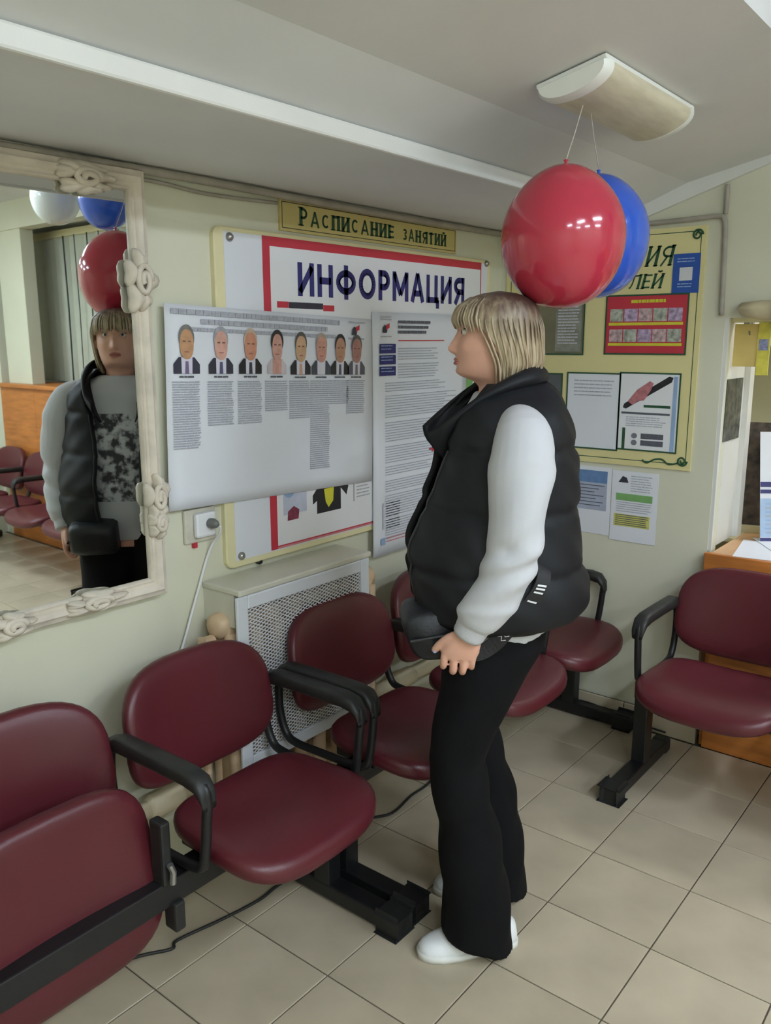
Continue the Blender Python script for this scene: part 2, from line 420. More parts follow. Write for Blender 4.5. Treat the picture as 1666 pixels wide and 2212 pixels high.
obj('pipe', MB().tube([(x-1.9, 0, 0.292) for x in (2.235, 2.6, 3.18)], 0.027, 14), hp_m, hp, smooth=True)
for x in (1.30, 2.42):
    obj('coupling', MB().lathe([(0.028, -0.06), (0.036, -0.045), (0.037, 0.045), (0.028, 0.06)], (x-1.9, 0, 0.292), 14, 'x'), hp_m, hp, smooth=True)
for x in (0.9, 2.28, 2.9):
    obj('bracket', MB().box((x-1.9-0.008, -0.01, 0.26), (x-1.9+0.008, 0.07, 0.275)).box((x-1.9-0.008, -0.005, 0), (x-1.9+0.008, 0.005, 0.265)), hp_m, hp)

# ================================================================ mirror
mirror_m = mat('mirror glass', (226, 230, 226), 0.015, metal=1.0)
frame_m = mat('whitewashed carved wood', (216, 206, 190), 0.55, var=0.16, vscale=14, bump=0.2, bscale=60)
MX0, MX1, MZ0, MZ1 = 0.50, 1.318, 0.945, 1.955     # glass opening
mr_ = thing('wall_mirror', 'wall mirror in a carved whitewashed frame reflecting the waiting room', 'mirror', ((MX0+MX1)/2, YW-0.009, 0.89), math.radians(-1.0))
ox, oz = (MX0+MX1)/2, 0.89
def mloc(x, d, z): return (x-ox, -d, z-oz)
obj('glass', MB().box(mloc(MX0-0.01, 0.014, MZ0-0.01), mloc(MX1+0.01, 0.020, MZ1+0.01)), mirror_m, mr_)
def rail(name, a, b, inward):
    """moulded rail from a to b (x,z), section grows away from the glass"""
    sec = [(0.0, 0.0), (0.0, 0.026), (0.006, 0.032), (0.012, 0.028), (0.018, 0.028), (0.024, 0.038), (0.034, 0.040), (0.042, 0.032), (0.050, 0.030), (0.054, 0.020), (0.054, 0.0)]
    ax, az = a; bx_, bz = b; nx, nz = inward; L_ = 0.054
    tx, tz = (bx_-ax), (bz-az); ln = math.hypot(tx, tz); tx, tz = tx/ln, tz/ln
    rings = []
    for (px, pz), sgn in ((a, -1), (b, 1)):
        rings.append([mloc(px-nx*s_+sgn*tx*s_, d, pz-nz*s_+sgn*tz*s_) for s_, d in sec])
    return autosmooth(obj(name, MB().loft(rings), frame_m, mr_), 50)
rail('frame_rail', (MX1, MZ0), (MX1, MZ1), (-1, 0)); rail('frame_rail', (MX0, MZ0), (MX0, MZ1), (1, 0))
rail('frame_rail', (MX0, MZ0), (MX1, MZ0), (0, 1)); rail('frame_rail', (MX0, MZ1), (MX1, MZ1), (0, -1))
def carving(x, z, rx, rz, seed, hang=0.0, lobes=5):
    """acanthus-like carved lump: overlapping leaf lobes and a scroll"""
    rnd = random.Random(seed); mb = MB()
    for k in range(lobes):
        a = 2*PI*k/lobes+rnd.random()*0.5; cx, cz = x+math.cos(a)*rx*0.55, z+math.sin(a)*rz*0.6+hang*(-0.3)
        rr = rx*rnd.uniform(0.42, 0.62)
        rings = []
        for q in range(6):
            ph = PI/2*q/5; rings.append([mloc(cx+math.cos(t)*rr*math.cos(ph)*(1+0.25*math.cos(3*t)), 0.030+0.030*math.sin(ph), cz+math.sin(t)*rr*(rz/rx)*0.7*math.cos(ph)*(1+0.25*math.cos(3*t))) for t in [2*PI*j/18 for j in range(18)]])
        mb.loft(rings)
    sp = [mloc(x+math.cos(t)*rx*0.5*(1-t/14), 0.055+0.004*t/6, z+math.sin(t)*rz*0.5*(1-t/14)) for t in [i*0.35 for i in range(30)]]
    mb.tube(sp, 0.008, 8)
    return obj('carving', mb, frame_m, mr_, smooth=True)
carving(1.335, 1.735, 0.045, 0.085, 1); carving(1.345, 1.17, 0.036, 0.075, 2); carving(1.345, 1.10, 0.030, 0.05, 7)
carving(1.14, 0.925, 0.085, 0.030, 3); carving(0.92, 0.920, 0.060, 0.035, 4); carving(1.195, 1.965, 0.075, 0.040, 5, lobes=7); carving(0.62, 1.965, 0.075, 0.040, 8, lobes=7)
carving(0.483, 1.735, 0.045, 0.085, 6); carving(0.70, 0.925, 0.085, 0.030, 9)

# ================================================================ information board, posters and signs
U1, N1 = (1, 0, 0), (0, -1, 0)
bd = thing('notice_board', 'large cream plastic notice board with white backing sheet and corner screws', 'board', (2.345, YW, 0.90))
B = Sheet(bd, (-0.735, 0, 0), U1, N1)     # u 0..1.47, v 0..1.005
def rrect(w_, h_, r, n=5):
    pts = []
    for cx, cy, a0 in ((w_-r, h_-r, 0), (r, h_-r, 90), (r, r, 180), (w_-r, r, 270)):
        for k in range(n+1):
            a = math.radians(a0+90*k/n); pts.append((cx+r*math.cos(a), cy+r*math.sin(a)))
    return pts
pts = rrect(1.468, 1.005, 0.03); mb = MB()
mb.loft([[B.p(u, v, 0.0) for u, v in pts], [B.p(u, v, 0.016) for u, v in pts], [B.p(0.004+u*0.9945, 0.004+v*0.992, 0.020) for u, v in pts]])
obj('panel', mb, cream_m, bd)
B.slab('backing_sheet', 0.034, 0.022, 1.44, 0.99, 0.020, 0.0212, white_m)
for u, v in ((0.055, 0.975), (1.43, 0.99), (0.055, 0.035), (1.43, 0.035)):
    q = B.p(u, v, 0.021); obj('screw', MB().lathe([(0.013, 0.0), (0.013, 0.004), (0.008, 0.011), (0.002, 0.013)], q, 14, 'y'), chrome_m, bd, smooth=True)
q = B.p(0.14, -0.003, 0.0); obj('hook', MB().lathe([(0.010, 0.0), (0.010, 0.012), (0.006, 0.018)], q, 12, 'y'), black_m, bd)

ip = thing('information_poster', 'red-framed poster headed with big navy letters above the other sheets', 'poster', (2.395, YW-0.022, 0.926))
I = Sheet(ip, (-0.605, 0, 0), U1, N1)     # u 0..1.21 v 0..0.965
I.slab('sheet', 0, 0, 1.21, 0.965, 0.0, 0.0012, white2_m)
I.frame('red_border', 0.0, 0.0, 1.21, 0.965, 0.030, 0.0016, redp_m, tb=0.010, tr=0.006, tt=0.028)
I.rects('pink_line', [(0.03, -0.0, 1.2, 0.006)], 0.0019, pink_m)
strokes(I, 'heading', 'ИНФОРМАЦИЯ', 0.147, 0.797, 1.087, 0.897, 0.0024, navy_m, sw=0.215)
I.rects('flag_strip', [(0.055, 0.758, 0.105, 0.777)], 0.0018, redp_m); I.rects('flag_strip', [(0.262, 0.752, 0.315, 0.771)], 0.0018, redp_m)
I.rects('flag_strip', [(0.106, 0.757, 0.261, 0.776)], 0.0018, suitp[1])
# lower part that shows under the candidate poster
I.rects('photo_map', [(0.058, 0.105, 0.165, 0.23)], 0.0016, mat('pale photo print', (196, 202, 220), 0.5, var=0.1, vscale=20))
I.oval('photo_map_blue', 0.085, 0.19, 0.028, 0.03, 0.0020, lblue_m)
I.poly('photo_map_red', [(0.075, 0.085), (0.125, 0.085), (0.13, 0.115), (0.105, 0.13), (0.078, 0.115)], 0.0020, mat('maroon photo detail', (140, 60, 84), 0.5, var=0.35, vscale=60))
pj = I.poly('photo_people', [(0.215, 0.085), (0.335, 0.085), (0.335, 0.16), (0.365, 0.13), (0.375, 0.16), (0.345, 0.205), (0.32, 0.215), (0.275, 0.195), (0.24, 0.205), (0.215, 0.17), (0.195, 0.15), (0.195, 0.12), (0.215, 0.13)], 0.0016, suitp[2])
I.poly('photo_leaflets', [(0.25, 0.165), (0.300, 0.17), (0.295, 0.12), (0.272, 0.10), (0.258, 0.12)], 0.0021, yel_m, pj)
I.oval('photo_face', 0.243, 0.205, 0.013, 0.018, 0.0021, skinp[2], pj)
I.oval('photo_hand', 0.372, 0.185, 0.008, 0.02, 0.0021, skinp[2], pj)
I.rects('photo_line', [(0.403, 0.10, 0.406, 0.205)], 0.0017, dgrey_m)
I.lines('small_text', 0.42, 0.10, 0.50, 0.20, 0.012, 0.004, 0.0017, grey_m, seed=3)

ROT = -0.0345
cp = thing('candidate_poster', 'wide white poster with eight portrait photos over columns of small text', 'poster', (1.422, YW-0.024, 1.685))
P = Sheet(cp, (0, 0, 0), U1, N1, ROT)     # top-left corner at 0,0 ; u 0..0.885 ; v -0.568..0
P.curl('sheet', 0.0, -0.568, 0.886, 0.0, 0.003, 0.001, 0.004, white_m, seed=1)
D = 0.0095
P.lines('title_text', 0.018, -0.034, 0.70, -0.012, 0.04, 0.014, D, grey_m, rag=0, seed=5)
P.lines('title_text', 0.12, -0.058, 0.64, -0.036, 0.04, 0.014, D, grey_m, rag=0, seed=6)
P.lines('title_text', 0.07, -0.080, 0.68, -0.060, 0.04, 0.010, D, grey_m, rag=0, seed=7)
def emblem(S, u, v, d, s=1.0):
    e = S.poly('emblem', [(u-0.018*s, v-0.014*s), (u+0.006*s, v-0.014*s), (u+0.010*s, v+0.004*s), (u-0.006*s, v+0.014*s), (u-0.016*s, v+0.004*s)], d, suitp[0])
    S.poly('emblem_flag', [(u+0.001*s, v-0.004*s), (u+0.02*s, v+0.004*s), (u+0.02*s, v+0.02*s), (u+0.002*s, v+0.012*s)], d+0.0005, redp_m, e)
    return e
emblem(P, 0.78, -0.042, D); P.lines('emblem_text', 0.745, -0.075, 0.83, -0.066, 0.02, 0.005, D, grey_m, rag=0, seed=2)
P.lines('emblem_text', 0.745, -0.022, 0.83, -0.012, 0.02, 0.004, D, grey_m, rag=0, seed=4)
pc = [0.068, 0.190, 0.303, 0.412, 0.516, 0.611, 0.703, 0.787]
for k, u in enumerate(pc):
    s = 0.045 if k != 3 else 0.040; b_ = -0.187 if k < 4 else -0.189
    suit = P.poly('portrait', [(u-s, b_), (u+s, b_), (u+s, b_+0.026), (u+s*0.6, b_+0.045), (u-s*0.6, b_+0.045), (u-s, b_+0.026)], D, suitp[k])
    suit['label'] = 'head-and-shoulders portrait photo'
    P.poly('portrait_shirt', [(u-0.018, b_), (u+0.018, b_), (u+0.019, b_+0.045), (u-0.019, b_+0.045)], D+0.0004, shirtp_m if k != 3 else skinp[3], suit)
    P.poly('portrait_tie', [(u-0.007, b_), (u+0.007, b_), (u+0.005, b_+0.034), (u-0.005, b_+0.034)], D+0.0008, tiep[k], suit)
    P.oval('portrait_hair', u, b_+0.098, 0.0265, 0.036, D+0.0012, hairp[k], suit)
    P.oval('portrait_face', u, b_+0.080, 0.0235 if k != 3 else 0.021, 0.041, D+0.0016, skinp[k], suit, sq=2.3)
    dk = hairp[3]
    P.rects('portrait_eyes', [(u-0.014, b_+0.086, u-0.004, b_+0.090), (u+0.004, b_+0.086, u+0.014, b_+0.090)], D+0.0020, mat('printed eye shade', (120, 88, 76), 0.5), suit)
    P.rects('portrait_mouth', [(u-0.008, b_+0.058, u+0.008, b_+0.061)], D+0.0020, mat('printed lip shade', (160, 96, 90), 0.5), suit)
    P.lines('name_text', u-0.026, b_-0.014, u+0.026, b_-0.006, 0.02, 0.005, D, dgrey_m, rag=0, seed=30+k)
    low = [-0.40, -0.335, -0.335, -0.30, -0.33, -0.50, -0.29, -0.32][k]
    P.lines('biography_text', u-0.050, low, u+0.046, -0.208, 0.0068, 0.0032, D, grey_m, rag=0.06, seed=50+k)

dp = thing('document_poster', 'tall white poster of dense text and navy blocks beside the portrait poster', 'poster', (2.305, YW-0.025, 0.796))
T = Sheet(dp, (0, 0, 0), U1, N1, -0.0)
T.curl('sheet', -0.012, 0.0, 0.585, 0.885, 0.004, 0.001, 0.003, white_m, seed=2)
D = 0.0105
emblem(T, 0.058, 0.828, D); T.lines('emblem_text', 0.03, 0.795, 0.09, 0.803, 0.02, 0.004, D, grey_m, rag=0, seed=8)
T.lines('emblem_text', 0.03, 0.855, 0.09, 0.872, 0.009, 0.004, D, grey_m, rag=0, seed=9)
for k, v in enumerate((0.742, 0.703, 0.663)):
    nb = T.rects('navy_block', [(0.022, v, 0.115, v+0.033)], D, navy_m)
    T.lines('block_text', 0.03, v+0.005, 0.105, v+0.028, 0.011, 0.003, D+0.0006, lblue_m, nb, seed=10+k)
T.lines('title_text', 0.13, 0.80, 0.36, 0.858, 0.018, 0.010, D, dgrey_m, rag=0.3, seed=12)
T.rects('red_rule', [(0.13, 0.785, 0.42, 0.788)], D, redp_m)
vv = 0.76
rnd = random.Random(4)
while vv > 0.09:
    h_ = rnd.uniform(0.03, 0.09); u0 = 0.13 if vv > 0.66 else 0.055
    T.lines('body_text', u0, vv-h_, rnd.uniform(0.36, 0.55), vv, 0.0095, 0.0032, D, grey_m, rag=0.2, seed=int(vv*1000))
    vv -= h_+0.012
T.rects('pen_note', [(0.33, 0.368, 0.36, 0.376), (0.345, 0.362, 0.372, 0.368)], D+0.0006, redp_m)
T.rects('stamp', [(0.028, 0.042, 0.052, 0.068)], D, lblue_m)
T.lines('footer_text', 0.06, 0.045, 0.22, 0.065, 0.011, 0.004, D, pink_m, rag=0.1, seed=15)
T.rects('table_print', [(0.04, 0.10, 0.14, 0.20)], D, mat('faint table tint', (206, 210, 222), 0.5, var=0.1, vscale=90))

lf = thing('leaflet', 'small white leaflet with a green stripe at the right end of the notice board', 'leaflet', (2.985, YW-0.0225, 1.34))
S = Sheet(lf, (-0.085, 0, 0), U1, N1)
S.slab('sheet', 0, 0, 0.17, 0.24, 0.0, 0.001, white_m)
S.rects('green_stripe', [(0.0, 0.05, 0.05, 0.125), (0.0, 0.19, 0.17, 0.22)], 0.0015, lgreen_m); S.lines('small_text', 0.06, 0.02, 0.16, 0.18, 0.012, 0.005, 0.0015, grey_m, seed=77)

sg = thing('schedule_sign', 'narrow yellow sign with green capitals above the notice board', 'sign', (2.36, YW, 1.915))
S = Sheet(sg, (-0.478, 0, 0), U1, N1)
S.slab('plate', 0, 0, 0.956, 0.094, 0, 0.008, sign_m)
S.frame('border', 0.008, 0.008, 0.948, 0.086, 0.0022, 0.0086, blackp_m)
strokes(S, 'lettering', 'Р', 0.084, 0.022, 0.122, 0.077, 0.0092, green_m, sw=0.24, serif=0.2)
strokes(S, 'lettering', 'АСПИСАНИЕ', 0.132, 0.022, 0.560, 0.068, 0.0092, green_m, sw=0.26, serif=0.2)
strokes(S, 'lettering', 'ЗАНЯТИЙ', 0.610, 0.022, 0.885, 0.064, 0.0092, green_m, sw=0.26, serif=0.2)

# yellow board on the right wall
U2, N2 = (0, -1, 0), (-1, 0, 0)
yb = thing('yellow_board', 'yellow information board with green scroll border beside the reception window', 'board', (XR, 1.485, 1.09))
S = Sheet(yb, (0, 0.415, 0), U2, N2)      # u 0..0.83 ; v 0..0.9
S.slab('panel', 0, 0, 0.83, 0.90, 0, 0.008, yboard_m)
S.frame('border_line', 0.022, 0.022, 0.812, 0.882, 0.0028, 0.0086, green_m)
def scroll(u, v, sx, sy, r=0.020):
    pts = [S.p(u+sx*math.cos(t)*r*(1-t/13), v+sy*math.sin(t)*r*(1-t/13), 0.0095) for t in [i*0.4 for i in range(26)]]
    obj('scroll', MB().tube(pts, 0.0035, 6), green_m, yb)
for u, v, sx, sy in ((0.797, 0.868, 1, 1), (0.797, 0.036, 1, -1), (0.035, 0.868, -1, 1), (0.035, 0.036, -1, -1)): scroll(u, v, sx, sy)
obj('vine', MB().tube(spline([S.p(u, v, 0.0095) for u, v in ((0.64, 0.028), (0.66, 0.018), (0.69, 0.034), (0.72, 0.036), (0.745, 0.02), (0.78, 0.026))], 6), 0.0035, 6), green_m, yb)
strokes(S, 'heading', 'ИЯ', 0.605, 0.765, 0.705, 0.838, 0.0092, green_m, sw=0.20, shear=0.25, serif=0.13)
strokes(S, 'heading', 'ЛЕЙ', 0.545, 0.684, 0.672, 0.738, 0.0092, green_m, sw=0.20, shear=0.25, serif=0.13)

def notice(name, label, y0, y1, z0, z1, d=0.0085, m=white_m, cat='notice', edge=None, th=0.0015):
    r = thing(name, label, cat, (XR-d, (y0+y1)/2, z0)); s_ = Sheet(r, (0, (y1-y0)/2, 0), U2, N2); s_.w = y1-y0; s_.h = z1-z0
    s_.slab('sheet', 0, 0, s_.w, s_.h, 0, th, m)
    if edge: s_.frame('holder_edge', -0.004, -0.004, s_.w+0.004, s_.h+0.004, 0.006, th+0.0012, edge)
    return s_
n = notice('brown_notice', 'dark olive-brown notice sheet partly behind the red balloon', 1.535, 1.80, 1.526, 1.736, m=mat('olive brown print', (120, 116, 92), 0.4, var=0.3, vscale=9), edge=green_m)
n.rects('grey_panel', [(0.14, 0.01, 0.255, 0.2)], 0.0022, mat('grey green print', (140, 142, 130), 0.4, var=0.25, vscale=20)); n.rects('red_top', [(0.0, 0.198, 0.265, 0.21)], 0.0024, redp_m)
n.lines('small_text', 0.15, 0.03, 0.25, 0.19, 0.012, 0.004, 0.0027, shirtp_m, seed=81)
n = notice('red_notice', 'red notice with two rows of small pictures below the blue card', 1.12, 1.44, 1.53, 1.75, m=redp_m, edge=green_m)
for r in range(2):
    for k in range(5):
        ph = n.rects('picture', [(0.016+k*0.058, 0.045+r*0.078, 0.070+k*0.058, 0.093+r*0.078)], 0.0024, mat('mixed photo print %d' % ((k+r) % 3), [(196, 170, 172), (178, 182, 170), (186, 166, 196)][(k+r) % 3], 0.4, var=0.5, vscale=60))
    n.rects('yellow_band', [(0.012, 0.030+r*0.078, 0.306, 0.041+r*0.078)], 0.0024, yel_m)
n.lines('title_text', 0.10, 0.188, 0.235, 0.204, 0.02, 0.012, 0.0024, yel_m, rag=0, seed=83)
n = notice('grey_notice', 'dark grey sheet with white lines just behind the shoulder of the person', 1.622, 1.83, 1.15, 1.444, m=mat('dark grey sheet', (92, 94, 98), 0.4, var=0.1, vscale=12), edge=green_m)
n.lines('small_text', 0.10, 0.19, 0.19, 0.24, 0.016, 0.004, 0.0022, shirtp_m, seed=84)
n = notice('code_sheet', 'white sheet with a few lines of grey text left of the pen leaflet', 1.369, 1.595, 1.148, 1.450, m=white_m, edge=green_m)
n.lines('small_text', 0.03, 0.20, 0.205, 0.275, 0.0145, 0.004, 0.0028, grey_m, rag=0.1, seed=85)
n = notice('pen_leaflet', 'leaflet picturing a dark pen held diagonally, on the yellow board', 1.130, 1.366, 1.156, 1.455, m=white2_m, edge=green_m)
n.poly('pen_picture', [(0.015, 0.165), (0.028, 0.160), (0.205, 0.268), (0.21, 0.285), (0.195, 0.29), (0.02, 0.180)], 0.0024, blackp_m)
n.poly('hand_picture', [(0.035, 0.19), (0.055, 0.175), (0.075, 0.192), (0.10, 0.195), (0.125, 0.235), (0.135, 0.262), (0.12, 0.27), (0.07, 0.235)], 0.0030, mat('printed fingers', (188, 120, 124), 0.5, var=0.25, vscale=50))
n.rects('green_label', [(0.10, 0.168, 0.205, 0.178)], 0.0024, green_m); n.rects('grey_rule', [(0.01, 0.140, 0.205, 0.148)], 0.0024, dgrey_m)
n.lines('small_text', 0.03, 0.085, 0.20, 0.130, 0.0085, 0.003, 0.0024, grey_m, seed=86)
n.rects('dark_block', [(0.095, 0.045, 0.185, 0.066), (0.095, 0.018, 0.185, 0.039)], 0.0024, dgrey_m)
n.oval('round_icon', 0.068, 0.055, 0.012, 0.011, 0.0024, mat('icon grey', (120, 122, 130), 0.5)); n.oval('round_icon', 0.068, 0.028, 0.012, 0.011, 0.0024, MATS['icon grey'])
n.rects('green_margin', [(0.018, 0.0, 0.030, 0.085)], 0.0026, green_m); n.rects('coloured_margin', [(0.213, 0.0, 0.228, 0.29)], 0.0026, lblue_m)
n = notice('blue_card', 'small bright blue card with a white square, top right on the yellow board', 1.086, 1.186, 1.753, 1.894, m=blue_m, cat='card', d=0.009)
n.rects('white_square', [(0.026, 0.045, 0.074, 0.092)], 0.0022, mat('pale square', (214, 216, 220), 0.5, var=0.05, vscale=90))
n.lines('small_text', 0.015, 0.108, 0.085, 0.125, 0.010, 0.0035, 0.0022, lblue_m, seed=87); n.lines('small_text', 0.02, 0.018, 0.08, 0.035, 0.010, 0.0035, 0.0022, lblue_m, seed=88)
n = notice('blue_notice', 'pale blue text sheet on the wall under the yellow board', 1.385, 1.575, 0.79, 1.072, d=0.001, m=white_m)
n.rects('blue_panel', [(0.0, 0.10, 0.172, 0.265)], 0.0022, mat('pale blue panel', (172, 180, 200), 0.5, var=0.08, vscale=20)); n.rects('blue_header', [(0.0, 0.215, 0.172, 0.265)], 0.0027, mat('steel blue print', (104, 138, 184), 0.5, var=0.15, vscale=30))
n.lines('small_text', 0.01, 0.11, 0.165, 0.205, 0.014, 0.003, 0.0032, dgrey_m, rag=0.3, words=False, seed=89)
n = notice('striped_notice', 'white text sheet with green and yellow highlight bands under the yellow board', 1.190, 1.382, 0.777, 1.066, d=0.002, m=white_m)
n.rects('green_band', [(0.020, 0.168, 0.172, 0.197)], 0.0022, lgreen_m); n.rects('yellow_band', [(0.015, 0.062, 0.165, 0.112)], 0.0022, mat('highlighter yellow', (206, 204, 110), 0.5, var=0.1, vscale=30))
n.lines('small_text', 0.022, 0.065, 0.160, 0.110, 0.008, 0.003, 0.0028, dgrey_m, rag=0.1, words=False, seed=90); n.lines('small_text', 0.022, 0.12, 0.17, 0.162, 0.009, 0.003, 0.0028, grey_m, rag=0.1, words=False, seed=91)
n.lines('small_text', 0.08, 0.205, 0.172, 0.272, 0.010, 0.003, 0.0028, grey_m, rag=0.15, seed=92); n.poly('ship_emblem', [(0.028, 0.242), (0.07, 0.242), (0.062, 0.262), (0.045, 0.268)], 0.0028, suitp[0])

# ================================================================ wall socket and white cord
sk = thing('wall_socket', 'old white wall socket with a plug under the left corner of the portrait poster', 'socket', (1.525, YW, 1.055))
obj('plate', MB().bbox((-0.060, -0.012, -0.050), (0.055, 0, 0.052), 0.006), mat('aged white plastic', (206, 202, 186), 0.4, var=0.15, vscale=20), sk)
obj('socket_face', MB().bbox((-0.032, -0.030, -0.034), (0.042, -0.011, 0.040), 0.008), white2_m, sk)
obj('plug', MB().lathe([(0.015, 0.03), (0.016, 0.042), (0.012, 0.056), (0.006, 0.064)], (0.018, 0, 0.006), 16, 'y'), mat('grey plug plastic', (112, 114, 112), 0.4), sk, smooth=True)
obj('red_mark', MB().box((-0.030, -0.0125, -0.064), (-0.018, 0, -0.048)), redp_m, sk)
obj('cord', MB().tube(spline([(x-1.525, y-YW, z-1.055) for x, y, z in ((1.552, YW-0.062, 1.056), (1.56, YW-0.05, 1.03), (1.548, YW-0.012, 0.97), (1.50, YW-0.012, 0.86), (1.45, YW-0.012, 0.74), (1.405, YW-0.012, 0.62), (1.385, YW-0.012, 0.40))], 6), 0.004, 8), white2_m, sk, smooth=True)
pipe('black_cord', [(1.0, 1.73, 0.006), (1.08, 1.70, 0.006), (1.15, 1.655, 0.006), (1.18, 1.67, 0.006), (1.31, 1.64, 0.006), (1.43, 1.62, 0.006), (1.51, 1.625, 0.006), (1.62, 1.615, 0.006), (1.75, 1.63, 0.006), (1.92, 1.65, 0.006), (2.02, 1.60, 0.006), (2.15, 1.615, 0.006), (2.30, 1.625, 0.006), (2.6, 1.75, 0.006), (3.0, 1.82, 0.006)], 0.0045, rubber_m,
     'thin black cord snaking on the floor tiles under the chairs', 'cord')
pipe('skirting_cord', [(XR-0.05, 1.60, 0.03), (XR-0.045, 1.45, 0.055), (XR-0.042, 1.33, 0.045), (XR-0.042, 1.20, 0.026), (XR-0.042, 1.08, 0.02)], 0.004, rubber_m,
     'short black cord along the tiled skirting between two benches', 'cord')

# ================================================================ radiator and screen
rad_m = mat('beige radiator enamel', (214, 186, 152), 0.45, var=0.12, vscale=12)
rd = thing('radiator', 'beige cast-iron radiator behind the white mesh screen', 'radiator', (1.855, YW-0.075, 0.12))
for k in range(8):
    x = -0.315+k*0.09
    mb = MB()
    mb.tube(spline([(x, -0.035, 0.03), (x, -0.035, 0.30), (x, -0.035, 0.62)], 4), 0.024, 10)
    mb.tube(spline([(x, 0.035, 0.03), (x, 0.035, 0.30), (x, 0.035, 0.62)], 4), 0.024, 10)
    mb.lathe([(0.02, -0.045), (0.038, -0.035), (0.042, 0), (0.038, 0.035), (0.02, 0.045)], (x, 0, 0.64), 12, 'x'); mb.lathe([(0.02, -0.045), (0.038, -0.035), (0.042, 0), (0.038, 0.035), (0.02, 0.045)], (x, 0, 0.05), 12, 'x')
    mb.box((x-0.016, -0.04, 0.05), (x+0.016, 0.04, 0.64))
    obj('section', mb, rad_m, rd, smooth=True)
obj('valve', MB().lathe([(0.012, 0), (0.02, 0.006), (0.02, 0.04), (0.012, 0.045)], (-0.40, 0, 0.60), 12, 'x').tube([(-0.40, 0, 0.62), (-0.40, 0, 0.17), (-0.40, 0, 0.0)], 0.013, 10), rad_m, rd)
SX0, SX1, SZ0, SZ1, SY = 1.515, 2.105, 0.315, 0.862, 1.775
sc = thing('radiator_screen', 'white metal radiator screen with diamond mesh and a flat top shelf', 'radiator cover', ((SX0+SX1)/2, 1.85, 0.0))
cx_ = (SX0+SX1)/2; scr_m = mat('white enamel screen', (222, 226, 232), 0.35, var=0.03, vscale=6)
def sb(a, b): return (a[0]-cx_, a[1]-1.85, a[2]), (b[0]-cx_, b[1]-1.85, b[2])
fwid = 0.042
for nm, a, b in (('frame_post', (SX0, SY-0.012, SZ0), (SX0+fwid, SY, SZ1)), ('frame_post', (SX1-fwid, SY-0.012, SZ0), (SX1, SY, SZ1)),
                 ('frame_rail', (SX0+fwid, SY-0.012, SZ1-fwid), (SX1-fwid, SY, SZ1)), ('frame_rail', (SX0+fwid, SY-0.012, SZ0), (SX1-fwid, SY, SZ0+fwid))):
    obj(nm, MB().bbox(*sb(a, b), 0.004), scr_m, sc)
shm = mat('white sill paint', (216, 214, 198), 0.35, var=0.05, vscale=5)
obj('shelf', MB().bbox(*sb((1.525, SY-0.012, SZ1+0.0005), (2.118, YW-0.001, SZ1+0.020)), 0.005), shm, sc)
for x in (1.53, 2.085): obj('shelf_bracket', MB().box(*sb((x, SY+0.02, SZ1-0.10), (x+0.02, YW-0.001, SZ1))), shm, sc)
mb = MB(); gx0, gx1, gz0, gz1 = SX0+fwid, SX1-fwid, SZ0+fwid, SZ1-fwid
def strand(a, b, yy):
    (xa, za), (xb, zb) = a, b; dx, dz = xb-xa, zb-za; L = math.hypot(dx, dz)
    if L < 0.004: return
    nx, nz = -dz/L*0.0014, dx/L*0.0014; y0_, y1_ = yy-0.001-1.85, yy+0.001-1.85
    q = [(xa-nx-cx_, za-nz), (xb-nx-cx_, zb-nz), (xb+nx-cx_, zb+nz), (xa+nx-cx_, za+nz)]
    mb.add([(x, y0_, z) for x, z in q]+[(x, y1_, z) for x, z in q], [(0,1,2,3), (7,6,5,4), (0,4,5,1), (1,5,6,2), (2,6,7,3), (3,7,4,0)])
SL = 0.52; st = 0.0115
k = -60
for sgn in (1, -1):
    c0 = gz0-(gx1-gx0)*SL if sgn > 0 else gz0
    c1 = gz1 if sgn > 0 else gz1+(gx1-gx0)*SL
    cc = c0
    while cc < c1:
        # z = cc + sgn*SL*(x-gx0)
        xs = []
        for zz in (gz0, gz1):
            x = gx0+(zz-cc)/(sgn*SL); xs.append(x)
        a, b = max(gx0, min(xs)), min(gx1, max(xs))
        if b > a: strand((a, cc+sgn*SL*(a-gx0)), (b, cc+sgn*SL*(b-gx0)), SY-0.005+sgn*0.001)
        cc += st
mo = obj('mesh_panel', mb, scr_m, sc); mo['kind'] = 'stuff'

# ================================================================ beam seating
def outline(hw, y0, y1, nf, nb, taper, n=40):
    """rounded seat outline, y0 back .. y1 front (front is -y); returns list of (x, y)"""
    pts = []; cy = (y0+y1)/2; hy = abs(y1-y0)/2
    for i in range(n):
        a = 2*PI*i/n; ca, sa = math.cos(a), math.sin(a); e = nf if sa < 0 else nb
        x = hw*math.copysign(abs(ca)**(2/e), ca); y = hy*math.copysign(abs(sa)**(2/e), sa)
        pts.append((x*(1-taper*(y/hy)), cy+y))
    return pts
PADP = [(0.86, 0.0), (0.95, 0.003), (0.99, 0.014), (1.0, 0.028), (0.99, 0.042), (0.96, 0.051), (0.90, 0.056), (0.78, 0.059), (0.6, 0.059), (0.4, 0.058), (0.2, 0.057), (0.04, 0.057)]
def seat_mesh():
    o_ = outline(0.238, 0.14, -0.26, 3.4, 4.2, 0.05); cy = -0.05; mb = MB(); rings = []
    for s_, h in PADP:
        ring = []
        for x, y in o_:
            X, Y = x*s_, cy+(y-cy)*s_; v = -Y
            z = h+0.012*(X/0.23)**2-(max(0, v-0.10)**2)*1.1+max(0, -v-0.02)*0.08
            ring.append((X, Y, z))
        rings.append(ring)
    mb.loft(rings); me = mb.mesh('seat'); fixn(me); return me
